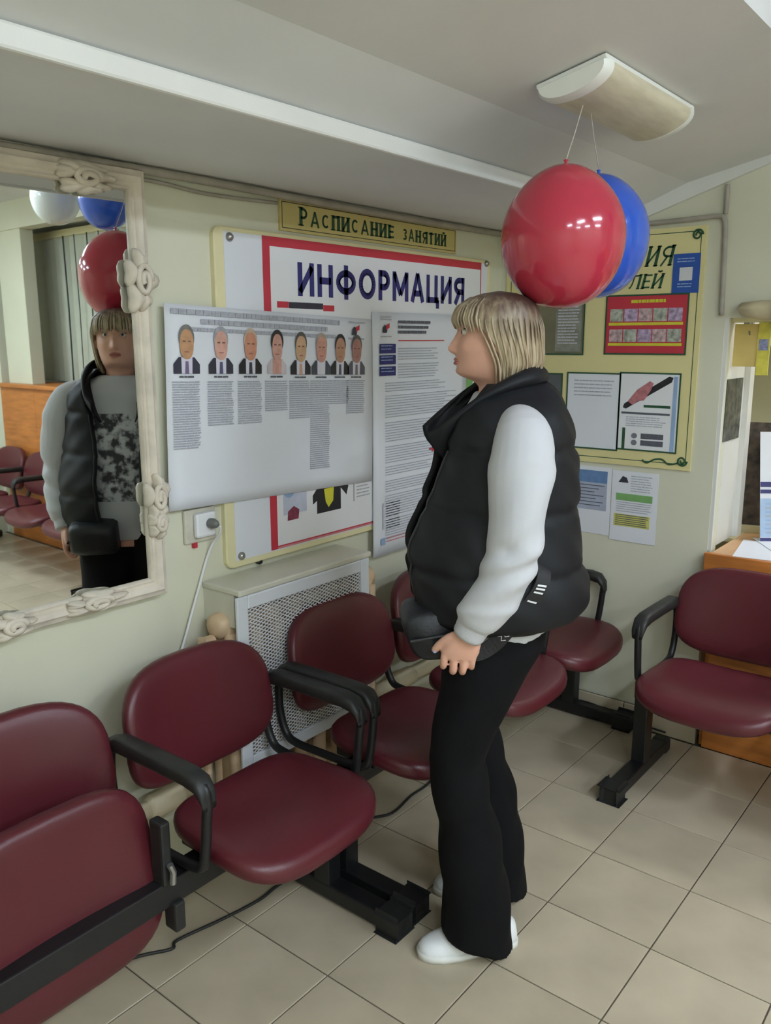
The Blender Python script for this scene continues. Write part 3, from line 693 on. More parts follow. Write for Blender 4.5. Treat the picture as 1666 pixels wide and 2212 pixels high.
def back_mesh():
    """local: x across, z up from the bottom edge, front is -y"""
    mb = MB(); rings = []; H = 0.335; n = 44; o_ = []
    for i in range(n):
        a = 2*PI*i/n; ca, sa = math.cos(a), math.sin(a); e = 3.0 if sa > 0 else 3.6
        o_.append((0.243*math.copysign(abs(ca)**(2/e), ca), H/2*math.copysign(abs(sa)**(2/e), sa)))
    for s_, h in PADP:
        h *= 0.80
        ring = []
        for x, z in o_:
            X, Z = x*s_, z*s_; X *= 1-0.03*(Z/(H/2))
            ring.append((X, -h-0.034*(X/0.243)**2+0.010-0.012*(1-(Z/(H/2))**2), Z+H/2))
        rings.append(ring)
    mb.loft(rings); me = mb.mesh('backrest'); fixn(me); return me
def arm_meshes():
    pts = [(0.262, 0.405), (0.288, 0.47), (0.290, 0.56), (0.270, 0.608), (0.22, 0.618), (0.05, 0.622), (-0.055, 0.620), (-0.085, 0.600), (-0.082, 0.53), (-0.070, 0.44), (-0.055, 0.405), (0.0, 0.392), (0.13, 0.388), (0.22, 0.388)]
    loop = []
    P = [Vector((0, y, z)) for y, z in pts]; n = len(P)
    for i in range(n):
        p0, p1, p2, p3 = P[i-1], P[i], P[(i+1) % n], P[(i+2) % n]
        for k in range(4):
            t = k/4; loop.append(0.5*((2*p1)+(p2-p0)*t+(2*p0-5*p1+4*p2-p3)*t*t+(3*p1-p0-3*p2+p3)*t*t*t))
    a = MB().tube(loop, 0.0125, 10, closed=True).mesh('arm_frame'); fixn(a)
    rings = []
    for y, z, hw, h0, h1 in ((0.285, 0.585, 0.016, -0.012, 0.018), (0.272, 0.606, 0.019, -0.014, 0.020), (0.235, 0.618, 0.021, -0.013, 0.021), (0.10, 0.622, 0.022, -0.012, 0.020), (-0.03, 0.623, 0.022, -0.012, 0.020), (-0.070, 0.618, 0.021, -0.014, 0.018), (-0.092, 0.598, 0.019, -0.016, 0.012), (-0.096, 0.575, 0.016, -0.008, 0.008)):
        ring = []
        for j in range(14):
            t = 2*PI*j/14; cx, sz = math.cos(t), math.sin(t)
            ring.append((1.2*hw*math.copysign(abs(cx)**0.6, cx), y, z+(h0+h1)/2+1.25*(h1-h0)/2*math.copysign(abs(sz)**0.6, sz)))
        rings.append(ring)
    p = MB().loft(rings).mesh('arm_pad'); fixn(p); return a, p
SEAT, BACK = seat_mesh(), back_mesh(); ARM, ARMPAD = arm_meshes()
for me in (SEAT, BACK): me.materials.append(red_m)
ARM.materials.append(black_m); ARMPAD.materials.append(rubber_m)
def leg_parts(root, u):
    c = obj('leg', MB().bbox((u-0.026, -0.030, 0.045), (u+0.026, 0.030, 0.305), 0.004), black_m, root)
    f = obj('foot', MB().bbox((u-0.028, -0.265, 0.008), (u+0.028, 0.225, 0.055), 0.006), black_m, root)
    for yy in (-0.265, 0.225):
        s_ = 1 if yy > 0 else -1
        obj('foot_cap', MB().bbox((u-0.031, yy-s_*0.045, 0.0012), (u+0.031, yy+s_*0.010, 0.059), 0.012), rubber_m, f)
    return c
def bench(label, loc, rotz, seats, arms, legs, u0, u1, tipped=None):
    r = thing('beam_bench', label, 'bench', loc, rotz)
    obj('beam', MB().bbox((u0, -0.030, 0.300), (u1, 0.030, 0.366), 0.004), black_m, r)
    for u in legs: leg_parts(r, u)
    for k, u in enumerate(seats):
        if k == tipped:
            s_ = obj('seat', SEAT, None, r, smooth=True, loc=(u-0.015, 0.086, 0.452), rot=(math.radians(80), 0, 0)); s_.scale = (1, 1.1, 1); s_['label'] = 'burgundy seat pad hanging tipped down behind the beam'
            br = obj('seat_bracket', MB().bbox((u+0.195, -0.036, 0.36), (u+0.222, 0.010, 0.52), 0.006), rubber_m, r)
            obj('bolt', MB().tube([(u+0.208, -0.045, 0.42), (u+0.214, -0.047, 0.40), (u+0.212, -0.046, 0.37)], 0.008, 8), chrome_m, br)
            obj('seat_bracket', MB().bbox((u-0.222, -0.036, 0.36), (u-0.195, 0.010, 0.52), 0.006), rubber_m, r)
            obj('lug', MB().bbox((u+0.215, -0.045, 0.235), (u+0.245, 0.0, 0.31), 0.006), rubber_m, r)
        else:
            obj('seat', SEAT, None, r, smooth=True, loc=(u, 0.0, 0.374))
            obj('seat_bracket', MB().bbox((u-0.19, -0.06, 0.350), (u-0.16, 0.09, 0.384), 0.004), black_m, r)
            obj('seat_bracket', MB().bbox((u+0.16, -0.06, 0.350), (u+0.19, 0.09, 0.384), 0.004), black_m, r)
        obj('backrest', BACK, None, r, smooth=True, loc=(u, 0.248, 0.428), rot=(math.radians(-10), 0, 0))
    for u in arms:
        a = obj('arm_frame', ARM, None, r, smooth=True, loc=(u, -0.03, -0.005)); obj('arm_pad', ARMPAD, None, a, smooth=True)
    return r
bench('burgundy waiting bench under the mirror with one seat pad tipped down behind its beam', (1.335, 1.49, 0), 0,
      [-1.06, -0.53, 0.0], [-1.33, -0.795, -0.265, 0.263], [-1.3, 0.245], -1.35, 0.275, tipped=1)
bench('burgundy three-seat waiting bench in front of the radiator, behind the standing person', (1.92, 1.495, 0), 0,
      [0.0, 0.51, 1.0], [-0.258, 0.262, 0.755, 1.235], [-0.255, 1.215], -0.285, 1.245)
bench('burgundy waiting bench in front of the orange reception counter', (2.825, 0.79, 0), -PI/2,
      [0.0, 0.52, 1.04], [-0.255, 0.26, 0.78, 1.30], [-0.262, 1.305], -0.29, 1.335)
bench('burgundy waiting bench under the cloakroom window, seen in the mirror', (2.84, -1.12, 0), -PI/2,
      [0.0, 0.52, 1.04, 1.56], [-0.255, 0.26, 0.78, 1.30, 1.82], [-0.262, 1.825], -0.29, 1.855)

# ================================================================ ceiling lamps
diff_m = mat('unlit ribbed diffuser', (206, 198, 172), 0.35, var=0.12, vscale=9, stretch=(1, 6, 6))
cap_m = mat('white lamp end cap', (232, 234, 226), 0.4)
lit_m = mat('glowing tube diffuser', (226, 239, 255), 0.5, emit=LAMP_ROOM)
litd_m = mat('glowing office diffuser', (248, 250, 255), 0.5, emit=LAMP_DESK)
def luminaire(name, label, loc, L, W_, dm, tilt=0.0, rotz=0.0, group=None):
    r = thing(name, label, 'lamp', loc, rotz, group); r.rotation_euler = (tilt, 0, rotz)
    obj('housing', MB().bbox((-L/2, -W_/2, -0.012), (L/2, W_/2, 0.0), 0.003), cap_m, r)
    def sec(x, k=1.0, zb=0.0):
        return [(x, W_/2*k*math.cos(t), -0.012-0.043*k*max(0, math.sin(t))**0.8) for t in [PI*j/16 for j in range(17)]]
    d = obj('diffuser', MB().loft([sec(-L/2+0.03), sec(L/2-0.03)]), dm, r)
    autosmooth(d, 60)
    for s_ in (-1, 1):
        xs = [(s_*(L/2-0.032), 1.03), (s_*(L/2-0.010), 1.02), (s_*(L/2+0.004), 0.93)]
        autosmooth(obj('end_cap', MB().loft([sec(x, k) for x, k in xs]), cap_m, r), 50)
    return r
TILT = -math.atan2(2.258-2.140, 0.55)
luminaire('ceiling_lamp', 'unlit tube lamp with a ribbed diffuser on the sloping ceiling above the balloons', (2.12, 0.948, 2.180), 0.555, 0.175, diff_m, tilt=TILT)
for k, x in enumerate((-0.5, 0.7, 1.9)):
    luminaire('ceiling_lamp', ['lit tube lamp in the high ceiling bay, farthest from the reception', 'lit tube lamp in the middle of the high ceiling bay', 'lit tube lamp in the high ceiling bay nearest the reception'][k], (x, -0.95, 2.598), 0.64, 0.22, lit_m, group='lit lamps of the high ceiling bay')
for k, x in enumerate((-0.5, 0.7, 1.9)):  # back row: unseen lamps added as fill light for the room
    luminaire('ceiling_lamp', ['added fill lamp near the back wall, farthest from the cloakroom', 'added fill lamp near the middle of the back wall', 'added fill lamp near the back wall, closest to the cloakroom'][k], (x, -2.3, 2.598), 0.64, 0.22, lit_m, group='lit lamps of the high ceiling bay')
luminaire('ceiling_lamp', 'lit lamp on the ceiling of the reception room', (XR+0.75, 0.3, 2.448), 0.62, 0.22, litd_m, rotz=PI/2)

# ================================================================ balloons
def balloon(name, label, c, wd, ht, rgb, top, group):
    m = mat('latex '+name, rgb, 0.14, var=0.05, vscale=3, coat=0.3, spec=0.5)
    r = thing(name, label, 'balloon', (c[0], c[1], c[2]), 0, group)
    prof = []
    for i in range(25):
        t = i/24; a = PI*t; rr = math.sin(a)**0.92*wd/2; z = -math.cos(a)*ht/2
        if z > 0: rr *= 1-0.16*(z/(ht/2))**2.2
        prof.append((max(rr, 0.002), z))
    obj('skin', MB().lathe(prof, seg=36), m, r, smooth=True)
    obj('knot', MB().lathe([(0.006, ht/2-0.006), (0.006, ht/2+0.001), (0.003, ht/2+0.004), (0.006, ht/2+0.009), (0.004, ht/2+0.010)], seg=12), m, r, smooth=True)
    q = Vector(top)-Vector(c)
    obj('string', MB().tube([(0, 0, ht/2+0.008), tuple(q*0.5+Vector((0, 0, ht/4))), tuple(q)], 0.0011, 6), mat('pale string', (196, 190, 176), 0.7), r)
    return r
G = 'balloons hung from the ceiling lamps'
balloon('red_balloon', 'big red balloon hanging above the head of the standing person', (1.868, 0.962, 1.822), 0.290, 0.326, (186, 52, 72), (1.935, 0.955, 2.135), G)
balloon('blue_balloon', 'blue balloon half hidden behind the big red balloon', (2.150, 1.012, 1.852), 0.275, 0.315, (48, 92, 200), (1.985, 0.965, 2.135), G)
balloon('blue_balloon', 'blue balloon seen only in the mirror, right of the white one', (2.46, -0.05, 2.27), 0.265, 0.30, (36, 92, 200), (2.40, -0.20, 2.598), G)
balloon('white_balloon', 'white balloon seen only in the mirror at its top edge', (2.44, -0.50, 2.32), 0.25, 0.28, (226, 230, 226), (2.40, -0.20, 2.598), G)

# ================================================================ reception counter and window
ct = thing('reception_counter', 'orange wood reception counter with a thick front edge behind the right bench', 'counter', (XR, (DY0+DY1)/2, 0))
yc = (DY0+DY1)/2
for k in range(3):
    ya = DY0+0.05+k*(DY1-0.045-DY0-0.05)/3; ybb = ya+(DY1-0.045-DY0-0.05)/3
    obj('front_panel', MB().bbox((-0.036, ya-yc+0.001, 0.001), (-0.016, ybb-yc-0.001, 0.712), 0.002), wood_m, ct)
obj('front_edge', MB().bbox((-0.040, DY0-yc, 0.712), (-0.018, DY1-yc-0.002, 0.790), 0.003), wood_m, ct)
obj('worktop', MB().bbox((-0.018, DY0-yc, 0.760), (0.56, DY1-yc-0.022, 0.790), 0.003), mat('pale worktop laminate', (206, 160, 112), 0.35, var=0.1, vscale=5, stretch=(1, 8, 1)), ct)
obj('carcass', MB().box((0.10, DY0-yc+0.02, 0.0), (0.52, DY1-yc-0.03, 0.758)), wood_m, ct)
obj('plinth', MB().box((-0.016, DY0-yc+0.02, 0.001), (0.099, DY1-yc-0.03, 0.70)), wood_m, ct)
for k, (x, y, rz, w_, h_) in enumerate(((3.33, 0.80, 0.15, 0.30, 0.21), (3.36, 0.50, -0.1, 0.21, 0.30), (3.50, 0.72, 0.6, 0.21, 0.297))):
    tag(obj('paper_sheet', MB().box((-w_/2, -h_/2, 0.0), (w_/2, h_/2, 0.001)), white_m, loc=(x, y, 0.7905+0.0012*k), rot=(0, 0, rz)),
        ['white sheet lying on the counter nearest the window jamb', 'white sheet lying on the counter towards the camera', 'white sheet lying on the counter below the tilted calendar'][k], 'paper', 'papers on the counter')
pg = thing('jamb_picture', 'dark narrow chalk-like picture on the white jamb of the reception window', 'picture', (3.375, DY1, 1.20))
S = Sheet(pg, (-0.097, -0.0015, 0), U1, N1)
S.slab('print', 0, 0, 0.195, 0.237, 0, 0.002, mat('dark marbled print', (40, 44, 42), 0.4, var=0.6, vscale=30, rgb2=(104, 104, 92)))
# items in the reception
pp = thing('floral_poster', 'tall dark floral poster standing in the reception behind the jamb', 'poster', (3.64, 0.95, 0.79), -PI/2+0.15)
obj('print', MB().box((-0.06, -0.006, 0.03), (0.05, 0.0, 0.46)), mat('dark floral print', (46, 40, 38), 0.45, var=0.8, vscale=22, rgb2=(120, 104, 92)), pp)
obj('easel_foot', MB().box((-0.06, -0.03, 0.0), (0.05, 0.05, 0.03)), cream_m, pp)
obj('backing', MB().box((-0.058, 0.0, 0.03), (0.048, 0.004, 0.455)), cream_m, pp)
cl = thing('desk_calendar', 'tilted blue and white calendar leaning on the reception counter', 'calendar', (3.56, 0.735, 0.791), -0.95)
def tilt_q(name, z0, z1, m, off=0.0, th=0.004, w0=-0.16, w1=0.16, p=cl):
    k = 0.22
    q = [(x, y_+z*k, z) for y_ in (-off-th, -off) for x, z in ((w0, z0), (w1, z0), (w1, z1), (w0, z1))]
    return obj(name, MB().add(q, [(0,3,2,1),(4,5,6,7),(0,1,5,4),(1,2,6,5),(2,3,7,6),(3,0,4,7)]), m, p)
tilt_q('card', 0.0, 0.43, white_m); tilt_q('blue_sheet', 0.02, 0.17, mat('pale blue sheet', (168, 192, 222), 0.5, var=0.06, vscale=12), 0.0045, 0.001)
tilt_q('navy_band', 0.19, 0.205, navy_m, 0.0045, 0.001); tilt_q('navy_band', 0.215, 0.235, navy_m, 0.0045, 0.001); tilt_q('navy_edge', 0.004, 0.016, navy_m, 0.0045, 0.001); tilt_q('blue_mark', 0.36, 0.41, blue_m, 0.0045, 0.001, 0.02, 0.12)
for i in range(8):
    tilt_q('text_row', 0.035+i*0.016, 0.040+i*0.016, MATS['light blue print'] if i % 2 else grey_m, 0.0060, 0.0006, -0.14, 0.12)
obj('stay', MB().box((-0.02, 0.03, 0.0), (0.02, 0.13, 0.004)).box((-0.02, 0.125, 0.0), (0.02, 0.13, 0.30)), white_m, cl)
sh = thing('wall_shelf', 'beige hanging rail shelf at the top of the reception window', 'shelf', (3.305, 0.80, 1.625))
obj('rail', MB().bbox((-0.02, -0.25, 0.02), (0.02, 0.22, 0.045), 0.004), cream_m, sh)
for yy in (-0.1, 0.12): obj('hook', MB().tube(spline([(0, yy, 0.02), (0.0, yy, -0.01), (-0.015, yy, -0.025), (-0.025, yy, -0.01)], 4), 0.003, 6), chrome_m, sh)
bx = thing('paper_folder', 'yellow cardboard folder hanging at the top of the reception window', 'folder', (3.30, 0.945, 1.485))
obj('cover', MB().bbox((-0.012, -0.055, 0.0), (0.0, 0.03, 0.155), 0.002), mat('buff cardboard', (214, 190, 116), 0.6, var=0.1, vscale=10), bx)
obj('clip', MB().box((-0.008, -0.02, 0.15), (-0.002, 0.0, 0.185)), chrome_m, bx)
obj('flyer', MB().bbox((-0.02, -0.10, -0.03), (-0.014, -0.058, 0.16), 0.001), mat('lemon flyer', (216, 206, 88), 0.5, var=0.25, vscale=25), bx)
obj('flyer_text', MB().box((-0.0212, -0.095, 0.06), (-0.0203, -0.062, 0.10)), mat('lilac print', (150, 156, 190), 0.5, var=0.4, vscale=90), bx)
# crumpled roller blind bundled up under the lintel
bl_m = mat('beige blind cloth', (206, 194, 160), 0.7, var=0.12, vscale=8, bump=0.2, bscale=40)
rb = thing('roller_blind', 'beige cloth blind bunched up under the lintel of the reception window', 'blind', (XR, yc, 1.675))
rings = []
for i in range(25):
    yy = DY1-0.06-(DY1-DY0-0.10)*i/24; g = 0.022+0.006*math.sin(i*1.3)+0.03*min(1, i/6)
    rings.append([(-0.01+0.05*math.cos(t)*(1+0.15*math.sin(3*t+i)), yy-yc, 0.02-g*0.3+g*math.sin(t)*(1+0.12*math.sin(4*t-i*0.7))) for t in [2*PI*j/20 for j in range(20)]])
obj('cloth_bundle', MB().loft(rings), bl_m, rb, smooth=True)
for i in (2, 8, 15, 21):
    yy = DY1-0.06-(DY1-DY0-0.10)*i/24; g = 0.03+0.03*min(1, i/6)
    obj('tie', MB().tube([(-0.01+0.062*math.cos(t), yy-yc, 0.015-g*0.3+g*1.2*math.sin(t)) for t in [2*PI*j/20 for j in range(20)]], 0.004, 6, closed=True), cream_m, rb)
# office shelf unit with folders so the niche has depth
su = thing('shelf_unit', 'plain pale shelving at the back of the reception room', 'shelf', (XR+1.36, 0.8, 0))
for z in (0.05, 0.55, 1.05, 1.55, 2.0): obj('shelf_board', MB().box((-0.15, -0.8, z), (0.08, 0.8, z+0.02)), cream_m, su)
for yy in (-0.8, 0.0, 0.78): obj('upright', MB().box((-0.15, yy, 0), (0.08, yy+0.02, 2.02)), cream_m, su)

# ================================================================ cloakroom seen in the mirror
cb = thing('cloakroom_counter', 'high orange wood barrier of the cloakroom, seen in the mirror', 'counter', (XR, (HY0+HY1)/2, 0))
yh = (HY0+HY1)/2
for k in range(4):
    L_ = (HY1-HY0)/4; obj('front_panel', MB().bbox((-0.02, HY0-yh+k*L_+0.001, 0.001), (0.02, HY0-yh+(k+1)*L_-0.001, 1.22), 0.002), wood_m, cb)
obj('worktop', MB().bbox((-0.05, HY0-yh, 1.22), (0.30, HY1-yh, 1.25), 0.004), wood_m, cb)
slat_m = mat('pale vertical blind slat', (196, 200, 182), 0.6, var=0.06, vscale=6)
vb = thing('vertical_blind', 'pale vertical slat blind behind the cloakroom counter, seen in the mirror', 'blind', (XR+0.34, yh, 1.26))
obj('head_rail', MB().box((-0.03, HY0-yh, 1.10), (0.03, HY1-yh, 1.15)), cream_m, vb)
L_ = (HY1-HY0)/22
for k in range(22):
    a = 0.25+0.2*math.sin(k*2.1)
    yk = HY0-yh+(k+0.5)*L_; hw = L_*[0.46, 0.38, 0.47, 0.34, 0.44][k % 5]
    mb = MB(); q = [(math.sin(a)*s_*hw, yk+math.cos(a)*s_*hw) for s_ in (-1, 1)]
    mb.add([(q[0][0], q[0][1], 0.0), (q[1][0], q[1][1], 0.0), (q[1][0], q[1][1], 1.10), (q[0][0], q[0][1], 1.10), (q[0][0]+0.002, q[0][1], 0.0), (q[1][0]+0.002, q[1][1], 0.0), (q[1][0]+0.002, q[1][1], 1.10), (q[0][0]+0.002, q[0][1], 1.10)],
           [(0,1,2,3), (7,6,5,4), (0,4,5,1), (1,5,6,2), (2,6,7,3), (3,7,4,0)])
    obj('slat', mb, slat_m, vb)
gap_shade_m = mat('painted slat gap shade', (30, 30, 30), 0.7)  # dark rods standing in for the shade in the gaps between slats
for k, (yy, rr_) in enumerate(((-1.05, 0.004), (-1.20, 0.007), (-1.36, 0.003), (-1.47, 0.009), (-1.60, 0.004), (-1.74, 0.010), (-1.86, 0.004), (-2.02, 0.005), (-2.20, 0.004), (-2.36, 0.006))):
    obj('cord', MB().tube([(-0.045, yy-yh, 0.01), (-0.045, yy-yh+0.01, 0.55), (-0.045, yy-yh, 1.10)], rr_, 6), gap_shade_m, vb)
hr = thing('coat_rack', 'wire coat rack with empty hooks in the cloakroom, seen in the mirror', 'coat rack', (XR+0.18, -1.20, 1.25))
obj('post', MB().tube([(0, 0, 0), (0, 0, 0.62)], 0.010, 8), chrome_m, hr)
for k in range(6):
    a = k*PI/3
    obj('hook', MB().tube(spline([(0, 0, 0.50), (0.05*math.cos(a), 0.05*math.sin(a), 0.60), (0.095*math.cos(a), 0.095*math.sin(a), 0.57), (0.10*math.cos(a), 0.10*math.sin(a), 0.47)], 5), 0.004, 6), chrome_m, hr)
obj('base', MB().lathe([(0.09, 0.0), (0.09, 0.012), (0.02, 0.03)]), chrome_m, hr)

# ================================================================ the standing person
pr = thing('person', 'person in a black padded vest, white sweatshirt and flared black trousers reading the posters', 'person', (1.75, 1.11, 0.0), math.radians(131))
def remesh(mbs, voxel, smooth=4, name='body'):
    mb = MB()
    for q in mbs: mb.add(q.v, q.f)
    me = mb.mesh(name); o = bpy.data.objects.new('tmp', me); C.objects.link(o)
    md = o.modifiers.new('r', 'REMESH'); md.mode = 'VOXEL'; md.voxel_size = voxel; md.use_smooth_shade = True
    if smooth:
        s_ = o.modifiers.new('s', 'SMOOTH'); s_.factor = 0.5; s_.iterations = smooth
    bpy.context.view_layer.update(); dg = bpy.context.evaluated_depsgraph_get()
    out = bpy.data.meshes.new_from_object(o.evaluated_get(dg)); out.name = name
    bpy.data.objects.remove(o, do_unlink=True); bpy.data.meshes.remove(me)
    out.materials.clear(); return out
def solid(rings):
    mb = MB().loft(rings); me = mb.mesh('t'); fixn(me)
    q = MB(); q.v = [v.co.copy() for v in me.vertices]; q.f = [tuple(p.vertices) for p in me.polygons]; bpy.data.meshes.remove(me); return q
def hring(cf, cl_, z, a, b, n=28, ex=2.0, tz=0.0):
    out = []
    for j in range(n):
        t = 2*PI*j/n; ct_, st_ = math.cos(t), math.sin(t)
        out.append((cf+a*math.copysign(abs(ct_)**(2/ex), ct_), cl_+b*math.copysign(abs(st_)**(2/ex), st_), z+tz*ct_))
    return out
def limb(path, radii, seg=16, flat=1.0, n=4):
    P = spline(path, n); R = []
    for i in range(len(P)):
        t = i/n; k = min(int(t), len(radii)-2); R.append(radii[k]+(radii[k+1]-radii[k])*(t-k))
    mb = MB().tube(P, R, seg, flat); me = mb.mesh('t'); fixn(me)
    q = MB(); q.v = [v.co.copy() for v in me.vertices]; q.f = [tuple(p.vertices) for p in me.polygons]; bpy.data.meshes.remove(me); return q

# --- head
HEAD = [(1.44, -0.005, -0.105, 0.050), (1.47, 0.000, -0.106, 0.052), (1.488, 0.016, -0.108, 0.054), (1.498, 0.042, -0.110, 0.056), (1.507, 0.054, -0.112, 0.059), (1.522, 0.0575, -0.117, 0.064), (1.545, 0.0575, -0.125, 0.069),
        (1.57, 0.058, -0.130, 0.072), (1.60, 0.0545, -0.133, 0.0745), (1.62, 0.056, -0.133, 0.0755), (1.645, 0.051, -0.130, 0.0745), (1.664, 0.038, -0.118, 0.069), (1.678, 0.014, -0.096, 0.055), (1.687, -0.018, -0.066, 0.030), (1.690, -0.035, -0.050, 0.010)]
def gs(x, s): return math.exp(-(x/s)**2)
def head_pt(z, t):
    f, b, w_ = interp(HEAD, z); c = (f+b)/2; a = (f-b)/2; ct_, st_ = math.cos(t), math.sin(t)
    ex = 2.25
    x = c+a*math.copysign(abs(ct_)**(2/ex), ct_); l = w_*math.copysign(abs(st_)**(2/ex), st_)
    jaw = max(0, min(1, (1.56-z)/0.05))
    if ct_ > 0: l *= 1-0.20*jaw*ct_
    if ct_ > 0:
        if 1.548 < z < 1.612:
            amp = 0.023*(1-(z-1.566)/0.046)**1.0 if z >= 1.566 else 0.023*max(0, 1-((1.566-z)/0.016)**2)
            x += amp*gs(l, 0.010+0.004*max(0, 1-(z-1.553)/0.02) if z < 1.575 else 0.009)
        x += -0.008*gs(z-1.606, 0.011)*(gs(l-0.031, 0.014)+gs(l+0.031, 0.014))
        x += 0.0035*gs(z-1.622, 0.008)*gs(l, 0.045)
        x += 0.0050*gs(z-1.541, 0.0045)*gs(l, 0.018)+0.0050*gs(z-1.531, 0.0045)*gs(l, 0.016)-0.004*gs(z-1.536, 0.002)*gs(l, 0.02)-0.0025*gs(z-1.523, 0.004)*gs(l, 0.02)
        x += 0.004*gs(z-1.511, 0.007)*gs(l, 0.018)
        x += 0.004*gs(z-1.572, 0.02)*(gs(l-0.042, 0.018)+gs(l+0.042, 0.018))
    return Vector((x, l, z))
nz, ntH = 84, 96
hr_ = []
for i in range(nz+1):
    z = 1.44+(1.690-1.44)*i/nz; hr_.append([head_pt(z, 2*PI*j/ntH) for j in range(ntH)])
HEADM = MB().loft(hr_)
def ear(s):
    rings = []
    for x0, sc_ in ((0.066, 0.6), (0.074, 0.95), (0.082, 1.0), (0.086, 0.7)):
        rings.append([(-0.035+0.017*sc_*math.cos(t)-0.006*math.sin(t), s*x0, 1.586+0.030*sc_*math.sin(t)) for t in [2*PI*j/16 for j in range(16)]])
    return solid(rings)
neck = limb([(-0.055, 0, 1.36), (-0.052, 0, 1.42), (-0.050, 0, 1.50)], [0.066, 0.054, 0.052])
# --- torso, arms, hands, legs and feet
torso = solid([hring(cf, 0, z, a, b, 32, 2.3) for z, cf, a, b in ((0.84, -0.03, 0.10, 0.15), (0.90, -0.035, 0.115, 0.158), (0.97, -0.025, 0.115, 0.15), (1.06, -0.02, 0.11, 0.14), (1.16, -0.03, 0.105, 0.138), (1.26, -0.045, 0.105, 0.145), (1.34, -0.055, 0.10, 0.150), (1.40, -0.06, 0.085, 0.155), (1.435, -0.058, 0.065, 0.12), (1.455, -0.055, 0.05, 0.07))])
def arm(s):
    return limb([(-0.065, s*0.150, 1.395), (-0.065, s*0.195, 1.355), (-0.055, s*0.222, 1.25), (-0.050, s*0.232, 1.15), (-0.010, s*0.226, 1.03), (0.040, s*0.212, 0.925)], [0.052, 0.052, 0.045, 0.038, 0.034, 0.026])
def hand(s):
    parts = []
    # palm: broad in f, thin in l
    rings = []
    for cf, z, wf, tl, cl_ in ((0.036, 0.935, 0.026, 0.020, 0.214), (0.046, 0.912, 0.032, 0.019, 0.212), (0.058, 0.888, 0.041, 0.018, 0.210), (0.066, 0.868, 0.044, 0.016, 0.208), (0.069, 0.853, 0.041, 0.013, 0.206)):
        rings.append(hring(cf, s*cl_, z, wf, tl, 20, 2.6, tz=0.10*wf))
    parts.append(solid(rings))
    #    root f, root z, drop, curl depth, radius
    for rf, rz, l1, cd_, rr in ((0.101, 0.866, 0.026, 0.030, 0.0088), (0.078, 0.858, 0.032, 0.034, 0.0092), (0.055, 0.855, 0.031, 0.033, 0.0088), (0.034, 0.860, 0.024, 0.027, 0.0078)):
        p = [(rf-0.010, s*0.208, rz+0.014), (rf, s*0.209, rz-0.004), (rf+0.002, s*0.206, rz-l1), (rf+0.001, s*(0.206-cd_*0.55), rz-l1-0.010), (rf-0.002, s*(0.206-cd_), rz-l1+0.004), (rf-0.006, s*(0.206-cd_-0.004), rz-l1+0.018)]
        parts.append(limb(p, [rr*0.9, rr*1.08, rr, rr*0.98, rr*0.92, rr*0.72], 12))
    parts.append(limb([(0.062, s*0.208, 0.914), (0.088, s*0.205, 0.904), (0.108, s*0.200, 0.890), (0.120, s*0.196, 0.876), (0.126, s*0.194, 0.867)], [0.013, 0.0125, 0.0105, 0.0095, 0.0072], 12))
    return parts
def leg(s, df):
    return [limb([(-0.030, s*0.082, 0.90), (-0.008+df*0.2, s*0.088, 0.74), (0.050+df*0.7, s*0.096, 0.54), (0.022+df, s*0.102, 0.33), (-0.015+df, s*0.106, 0.10)], [0.088, 0.076, 0.052, 0.046, 0.034]),
            limb([(-0.055+df, s*0.104, 0.044), (0.0+df, s*0.108, 0.044), (0.06+df, s*0.116, 0.036), (0.10+df, s*0.124, 0.030)], [0.024, 0.026, 0.020, 0.012])]
skin_m = mat('skin', (214, 164, 142), 0.5, var=0.06, vscale=20, bump=0.04, bscale=200)
skin_m.node_tree.nodes['Principled BSDF'].inputs['Subsurface Weight'].default_value = 0.08
skin_m.node_tree.nodes['Principled BSDF'].inputs['Subsurface Radius'].default_value = (0.01, 0.004, 0.002)
body = remesh([HEADM, ear(1), ear(-1), neck, torso, arm(1), arm(-1)]+hand(1)+hand(-1)+leg(1, 0.0)+leg(-1, -0.075), 0.0034, 2)
obj('body', body, skin_m, pr, smooth=True)
eyew_m = mat('eye white', (214, 208, 202), 0.25); iris_m = mat('dark iris', (46, 36, 30), 0.2); lip_m = mat('lip colour', (176, 106, 100), 0.45); brow_m = mat('brow hair', (92, 74, 58), 0.7)
for s_ in (-1, 1):
    e = obj('eye', MB().lathe([(0.002, -0.0098), (0.007, -0.007), (0.0098, 0), (0.007, 0.007), (0.002, 0.0098)], (0.0405, s_*0.0305, 1.606), 16, 'x'), eyew_m, pr, smooth=True)
    obj('iris', MB().lathe([(0.0045, 0.0), (0.0045, 0.002), (0.002, 0.0028)], (0.0488, s_*0.0295, 1.6055), 12, 'x'), iris_m, e)
    lid = [(0.0455-0.016*(abs(t))**2, s_*(0.0305+t*0.017), 1.6125-0.004*t*t) for t in [-1+0.25*k for k in range(9)]]
    obj('eyelash', MB().tube(lid, 0.0016, 6), iris_m, e)
    bw = [(0.0585-0.020*((k/8)**2), s_*(0.012+0.040*k/8), 1.624+0.005*math.sin(PI*k/8)) for k in range(9)]
    obj('eyebrow', MB().tube(bw, 0.0022, 6), brow_m, pr)
for zc, hh in ((1.5405, 0.0030), (1.5312, 0.0034)):
    pth = [(0.0605-9.0*(l*l)*0.9, l, zc-(0.003 if zc > 1.535 else -0.003)*(l/0.02)**2) for l in [-0.020+0.004*k for k in range(11)]]
    obj('lip', MB().tube(pth, [0.0012+hh*math.cos((k-5)/5*PI/2*0.92) for k in range(11)], 8), lip_m, pr, smooth=True)
nail_m = mat('pale blue nail', (150, 160, 196), 0.3)
